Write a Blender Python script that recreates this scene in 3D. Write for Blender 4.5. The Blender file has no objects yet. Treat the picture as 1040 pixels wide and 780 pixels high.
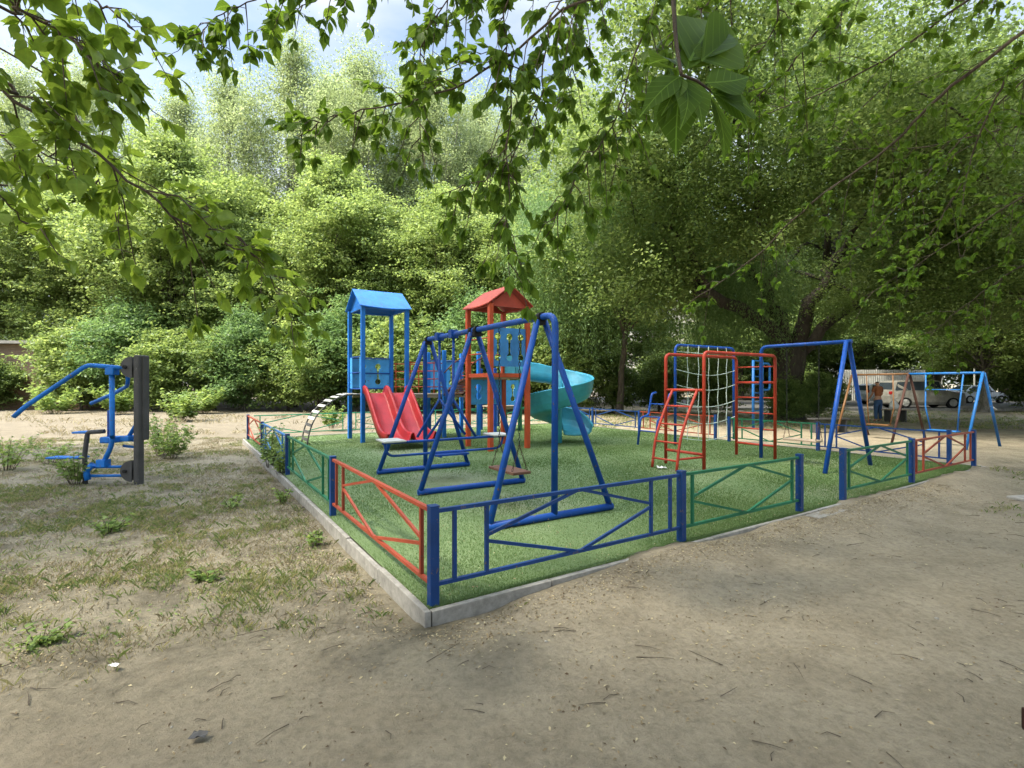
import bpy, bmesh, math, random
import numpy as np
from mathutils import Vector, Matrix, Euler, noise as mnoise

R = math.radians
random.seed(7)
rng = np.random.default_rng(11)

# ------------------------------------------------------------ camera / world / sun / exposure
F, CX, HY, EYE = 515.0, 520.0, 390.0, 1.6
scene = bpy.context.scene
col = scene.collection
cam_d = bpy.data.cameras.new('camera')
cam_d.sensor_width = 36.0
cam_d.lens = 36.0 * F / 1040.0
cam_d.clip_start = 0.05
cam_d.clip_end = 2000
cam = bpy.data.objects.new('camera', cam_d)
cam.location = (0, 0, EYE)
cam.rotation_euler = (R(90), 0, 0)
col.objects.link(cam)
scene.camera = cam

SUN_EL = 56.0
SUN_H = Vector((-0.90, -0.43, 0)).normalized()        # horizontal direction towards the sun
sun_vec = Vector((SUN_H.x * math.cos(R(SUN_EL)), SUN_H.y * math.cos(R(SUN_EL)), math.sin(R(SUN_EL))))
sd = bpy.data.lights.new('sun', 'SUN')
sd.energy = 2.75
sd.angle = R(7)
sd.color = (1.0, 0.94, 0.84)
sun = bpy.data.objects.new('sun', sd)
sun.rotation_euler = (-sun_vec).to_track_quat('-Z', 'Y').to_euler()
sun.location = (0, 0, 30)
col.objects.link(sun)

world = bpy.data.worlds.new('World')
scene.world = world
world.use_nodes = True
wn, wl = world.node_tree.nodes, world.node_tree.links
wn.clear()
sky = wn.new('ShaderNodeTexSky')
sky.sky_type = 'NISHITA'
sky.sun_disc = False
sky.sun_elevation = R(SUN_EL)
sky.sun_rotation = math.atan2(SUN_H.x, SUN_H.y)
sky.air_density = 1.0
sky.dust_density = 1.6
sky.ozone_density = 1.0
tc = wn.new('ShaderNodeTexCoord')
mp = wn.new('ShaderNodeMapping'); mp.inputs['Scale'].default_value = (1.2, 1.2, 3.2)
cn = wn.new('ShaderNodeTexNoise'); cn.inputs['Scale'].default_value = 2.2; cn.inputs['Detail'].default_value = 7; cn.inputs['Roughness'].default_value = 0.55
cr = wn.new('ShaderNodeValToRGB')
cr.color_ramp.elements[0].position = 0.36; cr.color_ramp.elements[0].color = (0.12, 0.12, 0.12, 1)
cr.color_ramp.elements[1].position = 0.66; cr.color_ramp.elements[1].color = (0.85, 0.85, 0.85, 1)
mixc = wn.new('ShaderNodeMix'); mixc.data_type = 'RGBA'
mixc.inputs[7].default_value = (3.3, 3.45, 3.8, 1)
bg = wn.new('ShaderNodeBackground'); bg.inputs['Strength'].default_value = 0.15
wo = wn.new('ShaderNodeOutputWorld')
wl.new(tc.outputs['Generated'], mp.inputs['Vector'])
wl.new(mp.outputs['Vector'], cn.inputs['Vector'])
wl.new(cn.outputs['Fac'], cr.inputs['Fac'])
wl.new(cr.outputs['Color'], mixc.inputs[0])
wl.new(sky.outputs['Color'], mixc.inputs[6])
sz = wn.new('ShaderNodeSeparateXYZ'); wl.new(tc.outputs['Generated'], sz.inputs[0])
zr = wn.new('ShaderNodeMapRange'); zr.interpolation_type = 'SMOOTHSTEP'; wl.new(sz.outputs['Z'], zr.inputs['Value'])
zr.inputs['From Min'].default_value = 0.58; zr.inputs['From Max'].default_value = 0.85; zr.inputs['To Min'].default_value = 0.58; zr.inputs['To Max'].default_value = 3.1  # gain added: sky brighter overhead than in view, to raise ambient light
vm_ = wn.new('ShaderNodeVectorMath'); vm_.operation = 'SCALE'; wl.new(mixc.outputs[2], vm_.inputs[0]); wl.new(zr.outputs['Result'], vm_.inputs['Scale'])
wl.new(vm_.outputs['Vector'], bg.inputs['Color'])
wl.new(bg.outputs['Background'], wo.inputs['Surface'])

scene.view_settings.view_transform = 'Standard'
scene.view_settings.look = 'None'
scene.view_settings.exposure = 2.0
scene.view_settings.gamma = 1.0
scene.view_settings.use_white_balance = True
scene.view_settings.white_balance_temperature = 6850
scene.view_settings.white_balance_tint = 6
scene.render.engine = 'CYCLES'
cy = scene.cycles
cy.max_bounces = 8; cy.diffuse_bounces = 5; cy.glossy_bounces = 2
cy.transmission_bounces = 4; cy.transparent_max_bounces = 4
cy.caustics_reflective = False; cy.caustics_refractive = False
cy.use_denoising = True
cy.sample_clamp_indirect = 6

# ------------------------------------------------------------ measuring helpers
TZ = 0.10                                             # level of the artificial turf
def at(x, y, Y):
    """point seen at photo pixel (x, y) at distance Y in front of the camera"""
    return Vector(((x - CX) / F * Y, Y, EYE + (HY - y) / F * Y))
def on(x, y, z=TZ):
    Y = (EYE - z) * F / (y - HY)
    return Vector(((x - CX) / F * Y, Y, z))
dB = Vector((0.841, 0.541, 0)); dA = Vector((-0.541, 0.841, 0))
ROT = math.atan2(dB.y, dB.x)
C0 = on(440, 614)
def W(b, a, z=0.0):
    return C0 + dB * b + dA * a + Vector((0, 0, z))
def along(P, d, px):
    u = (px - CX) / F
    return (u * P.y - P.x) / (d.x - u * d.y)

# ------------------------------------------------------------ materials
MATS = {}
def nodes(name):
    m = bpy.data.materials.new(name); m.use_nodes = True
    nt = m.node_tree; nt.nodes.clear()
    out = nt.nodes.new('ShaderNodeOutputMaterial')
    MATS[name] = m
    return m, nt, out
def N(nt, t, **kw):
    n = nt.nodes.new(t)
    for k, v in kw.items():
        if k in n.inputs: n.inputs[k].default_value = v
        else: setattr(n, k, v)
    return n
def ramp(nt, stops):
    r = nt.nodes.new('ShaderNodeValToRGB')
    e = r.color_ramp.elements
    while len(e) > 1: e.remove(e[-1])
    e[0].position = stops[0][0]; e[0].color = (*stops[0][1], 1)
    for p, c in stops[1:]:
        x = e.new(p); x.color = (*c, 1)
    return r
def mixcol(nt, f, a, b):
    m = nt.nodes.new('ShaderNodeMix'); m.data_type = 'RGBA'
    for sock, v in ((0, f), (6, a), (7, b)):
        if hasattr(v, 'links') or hasattr(v, 'is_linked'): nt.links.new(v, m.inputs[sock])
        elif sock == 0: m.inputs[0].default_value = v
        else: m.inputs[sock].default_value = (*v, 1)
    return m.outputs[2]
def vec_coord(nt, kind='Object'):
    return nt.nodes.new('ShaderNodeTexCoord').outputs[kind]
def noise_n(nt, vec, scale, detail=4, rough=0.55, dist=0.0):
    n = nt.nodes.new('ShaderNodeTexNoise')
    n.inputs['Scale'].default_value = scale; n.inputs['Detail'].default_value = detail
    n.inputs['Roughness'].default_value = rough; n.inputs['Distortion'].default_value = dist
    nt.links.new(vec, n.inputs['Vector'])
    return n
def paint(name, c, rough=0.42, wear=(0.14, 0.09, 0.065), amount=0.605, metal=0.0):
    """paint with uneven tone, chips and dirt"""
    m, nt, out = nodes(name)
    v = vec_coord(nt)
    n1 = noise_n(nt, v, 3.0, 5)
    light = tuple(min(1, x * 1.25 + 0.003) for x in c); dark = tuple(x * 0.78 for x in c)
    base = ramp(nt, [(0.3, dark), (0.7, light)]); nt.links.new(n1.outputs['Fac'], base.inputs['Fac'])
    n2 = noise_n(nt, v, 21.0, 8, 0.72, 0.4)
    chip = ramp(nt, [(amount, (0, 0, 0)), (amount + 0.035, (1, 1, 1))]); nt.links.new(n2.outputs['Fac'], chip.inputs['Fac'])
    colr = mixcol(nt, chip.outputs['Color'], base.outputs['Color'], wear)
    b = N(nt, 'ShaderNodeBsdfPrincipled'); b.inputs['Metallic'].default_value = metal
    nt.links.new(colr, b.inputs['Base Color'])
    b.inputs['Specular IOR Level'].default_value = 0.32
    rr = N(nt, 'ShaderNodeMapRange'); nt.links.new(n2.outputs['Fac'], rr.inputs['Value'])
    rr.inputs['To Min'].default_value = rough - 0.08; rr.inputs['To Max'].default_value = rough + 0.25
    nt.links.new(rr.outputs['Result'], b.inputs['Roughness'])
    bp = N(nt, 'ShaderNodeBump', Strength=0.15, Distance=0.004); nt.links.new(n2.outputs['Fac'], bp.inputs['Height'])
    nt.links.new(bp.outputs['Normal'], b.inputs['Normal'])
    nt.links.new(b.outputs[0], out.inputs['Surface'])
    return m
paint('blue', (0.0015, 0.056, 0.29))
paint('bright_blue', (0.005, 0.14, 0.50))
paint('panel_blue', (0.05, 0.30, 0.66))
paint('faded_blue', (0.03, 0.17, 0.42))
paint('swing_blue', (0.008, 0.105, 0.32))
paint('shaded_blue', (0.002, 0.036, 0.15))  # fence blue with its shade painted into the colour
paint('orange', (0.42, 0.060, 0.017))
paint('fence_orange', (0.24, 0.040, 0.018))
paint('roof_red', (0.36, 0.052, 0.032), 0.5)
paint('green', (0.008, 0.12, 0.055))
paint('mint', (0.05, 0.36, 0.20))
paint('red_frame', (0.38, 0.038, 0.018))
paint('yellow_brown', (0.13, 0.06, 0.02))
paint('rust_brown', (0.050, 0.020, 0.014), 0.7)
paint('charcoal', (0.060, 0.058, 0.058), 0.55, wear=(.2, .19, .18), amount=0.64)
paint('grey_metal', (0.42, 0.42, 0.40), 0.5)
paint('black_rubber', (0.012, 0.012, 0.013), 0.75, wear=(0.03, 0.03, 0.03))
paint('slide_red', (0.36, 0.006, 0.009), 0.34, wear=(0.42, 0.04, 0.035), amount=0.64)
paint('slide_turquoise', (0.055, 0.34, 0.45), 0.33, wear=(0.25, 0.5, 0.52), amount=0.66)
paint('brown_board', (0.17, 0.055, 0.035), 0.6)
paint('rope', (0.48, 0.56, 0.50), 0.9, wear=(0.3, 0.3, 0.26))
paint('white_paint', (0.50, 0.50, 0.49), 0.45)
paint('silver_car', (0.30, 0.29, 0.26), 0.22, wear=(0.4, 0.38, 0.34), amount=0.8, metal=0.3)
paint('pale_green_car', (0.26, 0.31, 0.27), 0.22, wear=(0.35, 0.4, 0.35), amount=0.8, metal=0.2)
paint('white_car', (0.48, 0.51, 0.56), 0.22, wear=(0.6, 0.6, 0.6), amount=0.8)
paint('jeans', (0.035, 0.075, 0.16), 0.85, wear=(0.06, 0.10, 0.2), amount=0.6)
paint('brown_cloth', (0.25, 0.085, 0.035), 0.9, wear=(0.2, 0.08, 0.04))
paint('skin', (0.42, 0.22, 0.14), 0.6, wear=(0.4, 0.2, 0.13), amount=0.9)
paint('hair', (0.02, 0.014, 0.010), 0.7)
paint('bag_plastic', (0.62, 0.62, 0.60), 0.5, wear=(0.5, 0.5, 0.5))
paint('pale_wall', (0.62, 0.60, 0.55), 0.85, wear=(0.5, 0.48, 0.44), amount=0.6)
paint('dark_bench', (0.035, 0.012, 0.008), 0.5, wear=(0.09, 0.04, 0.03))
paint('paper', (0.7, 0.7, 0.68), 0.8)

def wood(name, c1, c2, scale=(2, 26, 26)):
    m, nt, out = nodes(name)
    v = vec_coord(nt); mpn = N(nt, 'ShaderNodeMapping'); mpn.inputs['Scale'].default_value = scale
    nt.links.new(v, mpn.inputs['Vector'])
    n = noise_n(nt, mpn.outputs['Vector'], 2.0, 6, 0.6, 0.6)
    r = ramp(nt, [(0.3, c1), (0.7, c2)]); nt.links.new(n.outputs['Fac'], r.inputs['Fac'])
    b = N(nt, 'ShaderNodeBsdfPrincipled', Roughness=0.75); nt.links.new(r.outputs['Color'], b.inputs['Base Color'])
    bp = N(nt, 'ShaderNodeBump', Strength=0.4, Distance=0.006); nt.links.new(n.outputs['Fac'], bp.inputs['Height'])
    nt.links.new(bp.outputs['Normal'], b.inputs['Normal']); nt.links.new(b.outputs[0], out.inputs['Surface'])
wood('weathered_wood', (0.26, 0.19, 0.13), (0.42, 0.33, 0.25))
wood('seat_wood', (0.075, 0.030, 0.018), (0.19, 0.085, 0.050))
wood('pale_slat', (0.34, 0.33, 0.30), (0.56, 0.55, 0.51))

def bark(name, c1, c2):
    m, nt, out = nodes(name)
    v = vec_coord(nt); mpn = N(nt, 'ShaderNodeMapping'); mpn.inputs['Scale'].default_value = (9, 9, 1.6)
    nt.links.new(v, mpn.inputs['Vector'])
    n = noise_n(nt, mpn.outputs['Vector'], 1.6, 8, 0.65, 0.8)
    r = ramp(nt, [(0.35, c1), (0.65, c2)]); nt.links.new(n.outputs['Fac'], r.inputs['Fac'])
    b = N(nt, 'ShaderNodeBsdfPrincipled', Roughness=0.95); nt.links.new(r.outputs['Color'], b.inputs['Base Color'])
    bp = N(nt, 'ShaderNodeBump', Strength=0.9, Distance=0.04); nt.links.new(n.outputs['Fac'], bp.inputs['Height'])
    nt.links.new(bp.outputs['Normal'], b.inputs['Normal']); nt.links.new(b.outputs[0], out.inputs['Surface'])
bark('bark', (0.030, 0.024, 0.018), (0.12, 0.10, 0.08))
bark('dark_bark', (0.018, 0.014, 0.011), (0.060, 0.050, 0.040))
bark('twig_bark', (0.045, 0.032, 0.022), (0.11, 0.085, 0.06))
bark('grey_bark', (0.07, 0.065, 0.055), (0.22, 0.20, 0.17))

def leafmat(name, dark, mid, light, trans=0.5, rough=0.5, vein=False, sat=1.0):
    """leaf colour from the per-leaf 'tint' value; part of the light passes through the blade"""
    m, nt, out = nodes(name)
    at_ = nt.nodes.new('ShaderNodeAttribute'); at_.attribute_name = 'tint'
    r = ramp(nt, [(0.0, dark), (0.5, mid), (1.0, light)]); nt.links.new(at_.outputs['Fac'], r.inputs['Fac'])
    c = r.outputs['Color']
    if vein:
        uv = nt.nodes.new('ShaderNodeUVMap'); sx = nt.nodes.new('ShaderNodeSeparateXYZ'); nt.links.new(uv.outputs[0], sx.inputs[0])
        # midrib and side veins from the leaf's own coordinates
        ab = N(nt, 'ShaderNodeMath', operation='ABSOLUTE'); nt.links.new(sx.outputs[1], ab.inputs[0])
        lt = N(nt, 'ShaderNodeMath', operation='LESS_THAN'); nt.links.new(ab.outputs[0], lt.inputs[0]); lt.inputs[1].default_value = 0.010
        sk = N(nt, 'ShaderNodeMath', operation='MULTIPLY_ADD'); nt.links.new(ab.outputs[0], sk.inputs[0]); sk.inputs[1].default_value = -0.9; nt.links.new(sx.outputs[0], sk.inputs[2])
        ml = N(nt, 'ShaderNodeMath', operation='MULTIPLY'); nt.links.new(sk.outputs[0], ml.inputs[0]); ml.inputs[1].default_value = 44
        sn = N(nt, 'ShaderNodeMath', operation='SINE'); nt.links.new(ml.outputs[0], sn.inputs[0])
        gt = N(nt, 'ShaderNodeMath', operation='GREATER_THAN'); nt.links.new(sn.outputs[0], gt.inputs[0]); gt.inputs[1].default_value = 0.93
        hf = N(nt, 'ShaderNodeMath', operation='MULTIPLY'); nt.links.new(gt.outputs[0], hf.inputs[0]); hf.inputs[1].default_value = 0.4
        mx = N(nt, 'ShaderNodeMath', operation='MAXIMUM'); nt.links.new(lt.outputs[0], mx.inputs[0]); nt.links.new(hf.outputs[0], mx.inputs[1])
        c = mixcol(nt, mx.outputs[0], c, tuple(min(1, x * 1.9 + .01) for x in mid))
        nz = noise_n(nt, vec_coord(nt), 60, 3)
        c = mixcol(nt, nz.outputs['Fac'], c, tuple(x * 0.8 for x in mid))
    b = N(nt, 'ShaderNodeBsdfPrincipled', Roughness=rough); nt.links.new(c, b.inputs['Base Color'])
    b.inputs['Specular IOR Level'].default_value = 0.12 if vein else 0.35
    t = N(nt, 'ShaderNodeBsdfTranslucent')
    hs = N(nt, 'ShaderNodeHueSaturation'); hs.inputs['Hue'].default_value = 0.478; hs.inputs['Saturation'].default_value = 1.05; hs.inputs['Value'].default_value = 1.7
    nt.links.new(c, hs.inputs['Color']); nt.links.new(hs.outputs[0], t.inputs['Color'])
    mx = N(nt, 'ShaderNodeMixShader'); mx.inputs[0].default_value = trans
    nt.links.new(b.outputs[0], mx.inputs[1]); nt.links.new(t.outputs[0], mx.inputs[2])
    nt.links.new(mx.outputs[0], out.inputs['Surface'])
leafmat('leaf_maple', (0.100, 0.155, 0.042), (0.165, 0.240, 0.070), (0.26, 0.335, 0.12))
leafmat('leaf_poplar', (0.130, 0.180, 0.075), (0.195, 0.255, 0.115), (0.28, 0.34, 0.175))
leafmat('leaf_elm', (0.065, 0.112, 0.030), (0.120, 0.185, 0.052), (0.21, 0.28, 0.095))
leafmat('leaf_willow', (0.062, 0.120, 0.040), (0.110, 0.195, 0.066), (0.18, 0.28, 0.105))
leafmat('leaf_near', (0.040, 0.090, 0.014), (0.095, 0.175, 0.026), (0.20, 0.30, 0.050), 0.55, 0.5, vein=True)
leafmat('leaf_weed', (0.08, 0.14, 0.035), (0.15, 0.23, 0.06), (0.25, 0.32, 0.10))
leafmat('grass_blade', (0.07, 0.11, 0.03), (0.12, 0.17, 0.05), (0.30, 0.27, 0.12), 0.3)
leafmat('dry_grass', (0.14, 0.12, 0.065), (0.23, 0.20, 0.115), (0.34, 0.30, 0.18), 0.25)
leafmat('turf_fibre', (0.074, 0.136, 0.040), (0.104, 0.174, 0.056), (0.148, 0.210, 0.082), 0.3, 0.8)
leafmat('litter', (0.07, 0.045, 0.025), (0.24, 0.18, 0.10), (0.42, 0.36, 0.22), 0.1, 0.85)

def m_ground():
    m, nt, out = nodes('ground_soil')
    v = vec_coord(nt)
    sx = nt.nodes.new('ShaderNodeSeparateXYZ'); nt.links.new(v, sx.inputs[0])
    big = noise_n(nt, v, 0.35, 6, 0.6, 0.3); med = noise_n(nt, v, 1.9, 8, 0.68, 0.2)
    fine = noise_n(nt, v, 22, 8, 0.75); grit = noise_n(nt, v, 110, 4, 0.8)
    path = ramp(nt, [(0.30, (0.195, 0.162, 0.114)), (0.50, (0.250, 0.212, 0.152)), (0.72, (0.300, 0.257, 0.188))])
    nt.links.new(med.outputs['Fac'], path.inputs['Fac'])
    verge = ramp(nt, [(0.32, (0.075, 0.066, 0.046)), (0.44, (0.155, 0.134, 0.095)), (0.56, (0.24, 0.208, 0.150)), (0.66, (0.17, 0.155, 0.10)), (0.76, (0.13, 0.15, 0.07))])
    mx_ = noise_n(nt, v, 1.4, 10, 0.75, 0.5); nt.links.new(mx_.outputs['Fac'], verge.inputs['Fac'])
    sand = ramp(nt, [(0.3, (0.125, 0.105, 0.074)), (0.7, (0.205, 0.172, 0.124))]); nt.links.new(med.outputs['Fac'], sand.inputs['Fac'])
    def math_(op, a, b):
        n = N(nt, 'ShaderNodeMath', operation=op)
        for i, x in enumerate((a, b)):
            if isinstance(x, (int, float)): n.inputs[i].default_value = x
            else: nt.links.new(x, n.inputs[i])
        return n.outputs[0]
    def smooth(x, lo, hi):
        n = N(nt, 'ShaderNodeMapRange'); n.interpolation_type = 'SMOOTHSTEP'
        nt.links.new(x, n.inputs['Value']); n.inputs['From Min'].default_value = lo; n.inputs['From Max'].default_value = hi
        return n.outputs['Result']
    wob = math_('MULTIPLY', math_('SUBTRACT', med.outputs['Fac'], 0.5), 2.2)
    # verge lies beyond a line that runs past the near corner of the playground to the left
    yy = math_('ADD', math_('SUBTRACT', sx.outputs[1], math_('MULTIPLY', sx.outputs[0], 0.22)), wob)
    vm = math_('MULTIPLY', smooth(yy, 2.3, 3.6), smooth(math_('SUBTRACT', 0.2, math_('ADD', sx.outputs[0], math_('MULTIPLY', wob, 0.3))), 0.0, 0.7))
    c = mixcol(nt, vm, path.outputs['Color'], verge.outputs['Color'])
    # worn grass at the right of the path
    rx = math_('ADD', math_('SUBTRACT', sx.outputs[0], math_('MULTIPLY', sx.outputs[1], 0.80)), math_('MULTIPLY', wob, 0.6))
    rm = math_('MULTIPLY', smooth(rx, 0.9, 1.7), math_('MULTIPLY', smooth(sx.outputs[1], 2.2, 3.0), smooth(big.outputs['Fac'], 0.36, 0.5)))
    c = mixcol(nt, rm, c, verge.outputs['Color'])
    sm = math_('MULTIPLY', smooth(math_('ADD', sx.outputs[1], math_('MULTIPLY', wob, 2.0)), 13, 16), smooth(math_('SUBTRACT', 3, sx.outputs[0]), 0, 8))
    c = mixcol(nt, sm, c, sand.outputs['Color'])
    fr = ramp(nt, [(0.34, (0.64, 0.64, 0.64)), (0.5, (1, 1, 1)), (0.66, (1.25, 1.24, 1.22))]); nt.links.new(fine.outputs['Fac'], fr.inputs['Fac'])
    mul = nt.nodes.new('ShaderNodeMix'); mul.data_type = 'RGBA'; mul.blend_type = 'MULTIPLY'; mul.inputs[0].default_value = 0.7
    nt.links.new(c, mul.inputs[6]); nt.links.new(fr.outputs['Color'], mul.inputs[7])
    b = N(nt, 'ShaderNodeBsdfPrincipled', Roughness=0.95); nt.links.new(mul.outputs[2], b.inputs['Base Color'])
    b.inputs['Specular IOR Level'].default_value = 0.2
    hsum = math_('ADD', math_('MULTIPLY', fine.outputs['Fac'], 1.0), math_('MULTIPLY', grit.outputs['Fac'], 0.35))
    bp = N(nt, 'ShaderNodeBump', Strength=0.9, Distance=0.03); nt.links.new(hsum, bp.inputs['Height'])
    nt.links.new(bp.outputs['Normal'], b.inputs['Normal']); nt.links.new(b.outputs[0], out.inputs['Surface'])
m_ground()
WORN = [(.05, 6.4, .75), (-1.0, 8.1, .9), (-2.4, 11.3, .8), (4.7, 6.9, .9), (6.0, 9.6, .8), (2.9, 8.7, .5)]
def m_turf():
    m, nt, out = nodes('turf_mat')
    v = vec_coord(nt)
    a = noise_n(nt, v, 0.9, 7, 0.65, 0.3); f = noise_n(nt, v, 55, 5, 0.8); s = noise_n(nt, v, 7, 8, 0.7)
    r = ramp(nt, [(0.30, (0.092, 0.145, 0.050)), (0.5, (0.124, 0.185, 0.070)), (0.68, (0.168, 0.218, 0.100))]); nt.links.new(a.outputs['Fac'], r.inputs['Fac'])
    fr = ramp(nt, [(0.3, (0.70, 0.72, 0.70)), (0.7, (1.2, 1.18, 1.2))]); nt.links.new(f.outputs['Fac'], fr.inputs['Fac'])
    mul = nt.nodes.new('ShaderNodeMix'); mul.data_type = 'RGBA'; mul.blend_type = 'MULTIPLY'; mul.inputs[0].default_value = 0.8
    nt.links.new(r.outputs['Color'], mul.inputs[6]); nt.links.new(fr.outputs['Color'], mul.inputs[7])
    d = ramp(nt, [(0.64, (0, 0, 0)), (0.76, (0.45, 0.45, 0.45))]); nt.links.new(s.outputs['Fac'], d.inputs['Fac'])
    c = mixcol(nt, d.outputs['Color'], mul.outputs[2], (0.21, 0.21, 0.13))
    # dusty worn places under the swings, at the foot of the slide and at the entrance
    sxyz = nt.nodes.new('ShaderNodeSeparateXYZ'); nt.links.new(v, sxyz.inputs[0])
    for wx, wy, wr_ in WORN:
        vd = N(nt, 'ShaderNodeVectorMath', operation='DISTANCE'); nt.links.new(v, vd.inputs[0]); vd.inputs[1].default_value = (wx, wy, TZ)
        ad = N(nt, 'ShaderNodeMath', operation='MULTIPLY_ADD'); nt.links.new(s.outputs['Fac'], ad.inputs[0]); ad.inputs[1].default_value = 1.3; nt.links.new(vd.outputs['Value'], ad.inputs[2])
        mr = N(nt, 'ShaderNodeMapRange'); mr.interpolation_type = 'SMOOTHSTEP'; nt.links.new(ad.outputs[0], mr.inputs['Value'])
        mr.inputs['From Min'].default_value = wr_ + .75; mr.inputs['From Max'].default_value = wr_ + .15; mr.inputs['To Max'].default_value = .38
        c = mixcol(nt, mr.outputs['Result'], c, (0.26, 0.245, 0.175))
    b = N(nt, 'ShaderNodeBsdfPrincipled', Roughness=0.85); nt.links.new(c, b.inputs['Base Color'])
    bp = N(nt, 'ShaderNodeBump', Strength=0.8, Distance=0.015); nt.links.new(f.outputs['Fac'], bp.inputs['Height'])
    nt.links.new(bp.outputs['Normal'], b.inputs['Normal']); nt.links.new(b.outputs[0], out.inputs['Surface'])
m_turf()
def m_simple_noise(name, stops, scale, rough=0.9, bump=0.4, dist=0.01, detail=8):
    m, nt, out = nodes(name)
    v = vec_coord(nt); n = noise_n(nt, v, scale, detail, 0.7, 0.2)
    r = ramp(nt, stops); nt.links.new(n.outputs['Fac'], r.inputs['Fac'])
    b = N(nt, 'ShaderNodeBsdfPrincipled', Roughness=rough); nt.links.new(r.outputs['Color'], b.inputs['Base Color'])
    bp = N(nt, 'ShaderNodeBump', Strength=bump, Distance=dist); nt.links.new(n.outputs['Fac'], bp.inputs['Height'])
    nt.links.new(bp.outputs['Normal'], b.inputs['Normal']); nt.links.new(b.outputs[0], out.inputs['Surface'])
m_simple_noise('concrete', [(0.3, (0.15, 0.14, 0.125)), (0.55, (0.27, 0.255, 0.23)), (0.75, (0.36, 0.34, 0.31))], 9)
m_simple_noise('asphalt', [(0.3, (0.04, 0.04, 0.04)), (0.7, (0.085, 0.08, 0.075))], 6)
m_simple_noise('pebble', [(0.3, (0.15, 0.14, 0.12)), (0.7, (0.42, 0.40, 0.36))], 12)
def m_brick():
    m, nt, out = nodes('brick')
    v = vec_coord(nt); mpn = N(nt, 'ShaderNodeMapping'); mpn.inputs['Rotation'].default_value = (R(90), 0, 0)
    nt.links.new(v, mpn.inputs['Vector'])
    b_ = N(nt, 'ShaderNodeTexBrick'); nt.links.new(mpn.outputs[0], b_.inputs['Vector'])
    b_.inputs['Color1'].default_value = (0.15, 0.095, 0.06, 1); b_.inputs['Color2'].default_value = (0.21, 0.14, 0.09, 1); b_.inputs['Mortar'].default_value = (0.12, 0.09, 0.07, 1)
    b_.inputs['Scale'].default_value = 1.0; b_.inputs['Brick Width'].default_value = 0.27; b_.inputs['Row Height'].default_value = 0.088; b_.inputs['Mortar Size'].default_value = 0.010
    p = N(nt, 'ShaderNodeBsdfPrincipled', Roughness=0.9); nt.links.new(b_.outputs['Color'], p.inputs['Base Color'])
    nt.links.new(p.outputs[0], out.inputs['Surface'])
m_brick()
def m_glass():
    m, nt, out = nodes('dark_glass')
    b = N(nt, 'ShaderNodeBsdfPrincipled', Roughness=0.06); b.inputs['Base Color'].default_value = (0.03, 0.04, 0.05, 1)
    nz = noise_n(nt, vec_coord(nt), 1.3, 3); rr = N(nt, 'ShaderNodeMapRange'); nt.links.new(nz.outputs['Fac'], rr.inputs['Value'])
    rr.inputs['To Min'].default_value = 0.03; rr.inputs['To Max'].default_value = 0.16
    nt.links.new(rr.outputs[0], b.inputs['Roughness']); nt.links.new(b.outputs[0], out.inputs['Surface'])
m_glass()

# ------------------------------------------------------------ object helpers
def tag(o, label=None, cat=None, group=None, kind=None):
    if label: o['label'] = label
    if cat: o['category'] = cat
    if group: o['group'] = group
    if kind: o['kind'] = kind
    return o
def thing(name, label, cat, loc=(0, 0, 0), rz=0.0, group=None):
    o = bpy.data.objects.new(name, None); col.objects.link(o)
    o.location = loc; o.rotation_euler = (0, 0, rz); o.empty_display_size = 0.2
    return tag(o, label, cat, group)
def copy_tree(o, parent=None):
    c = o.copy(); col.objects.link(c); c.parent = parent
    for ch in list(o.children): copy_tree(ch, c)
    return c

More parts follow.
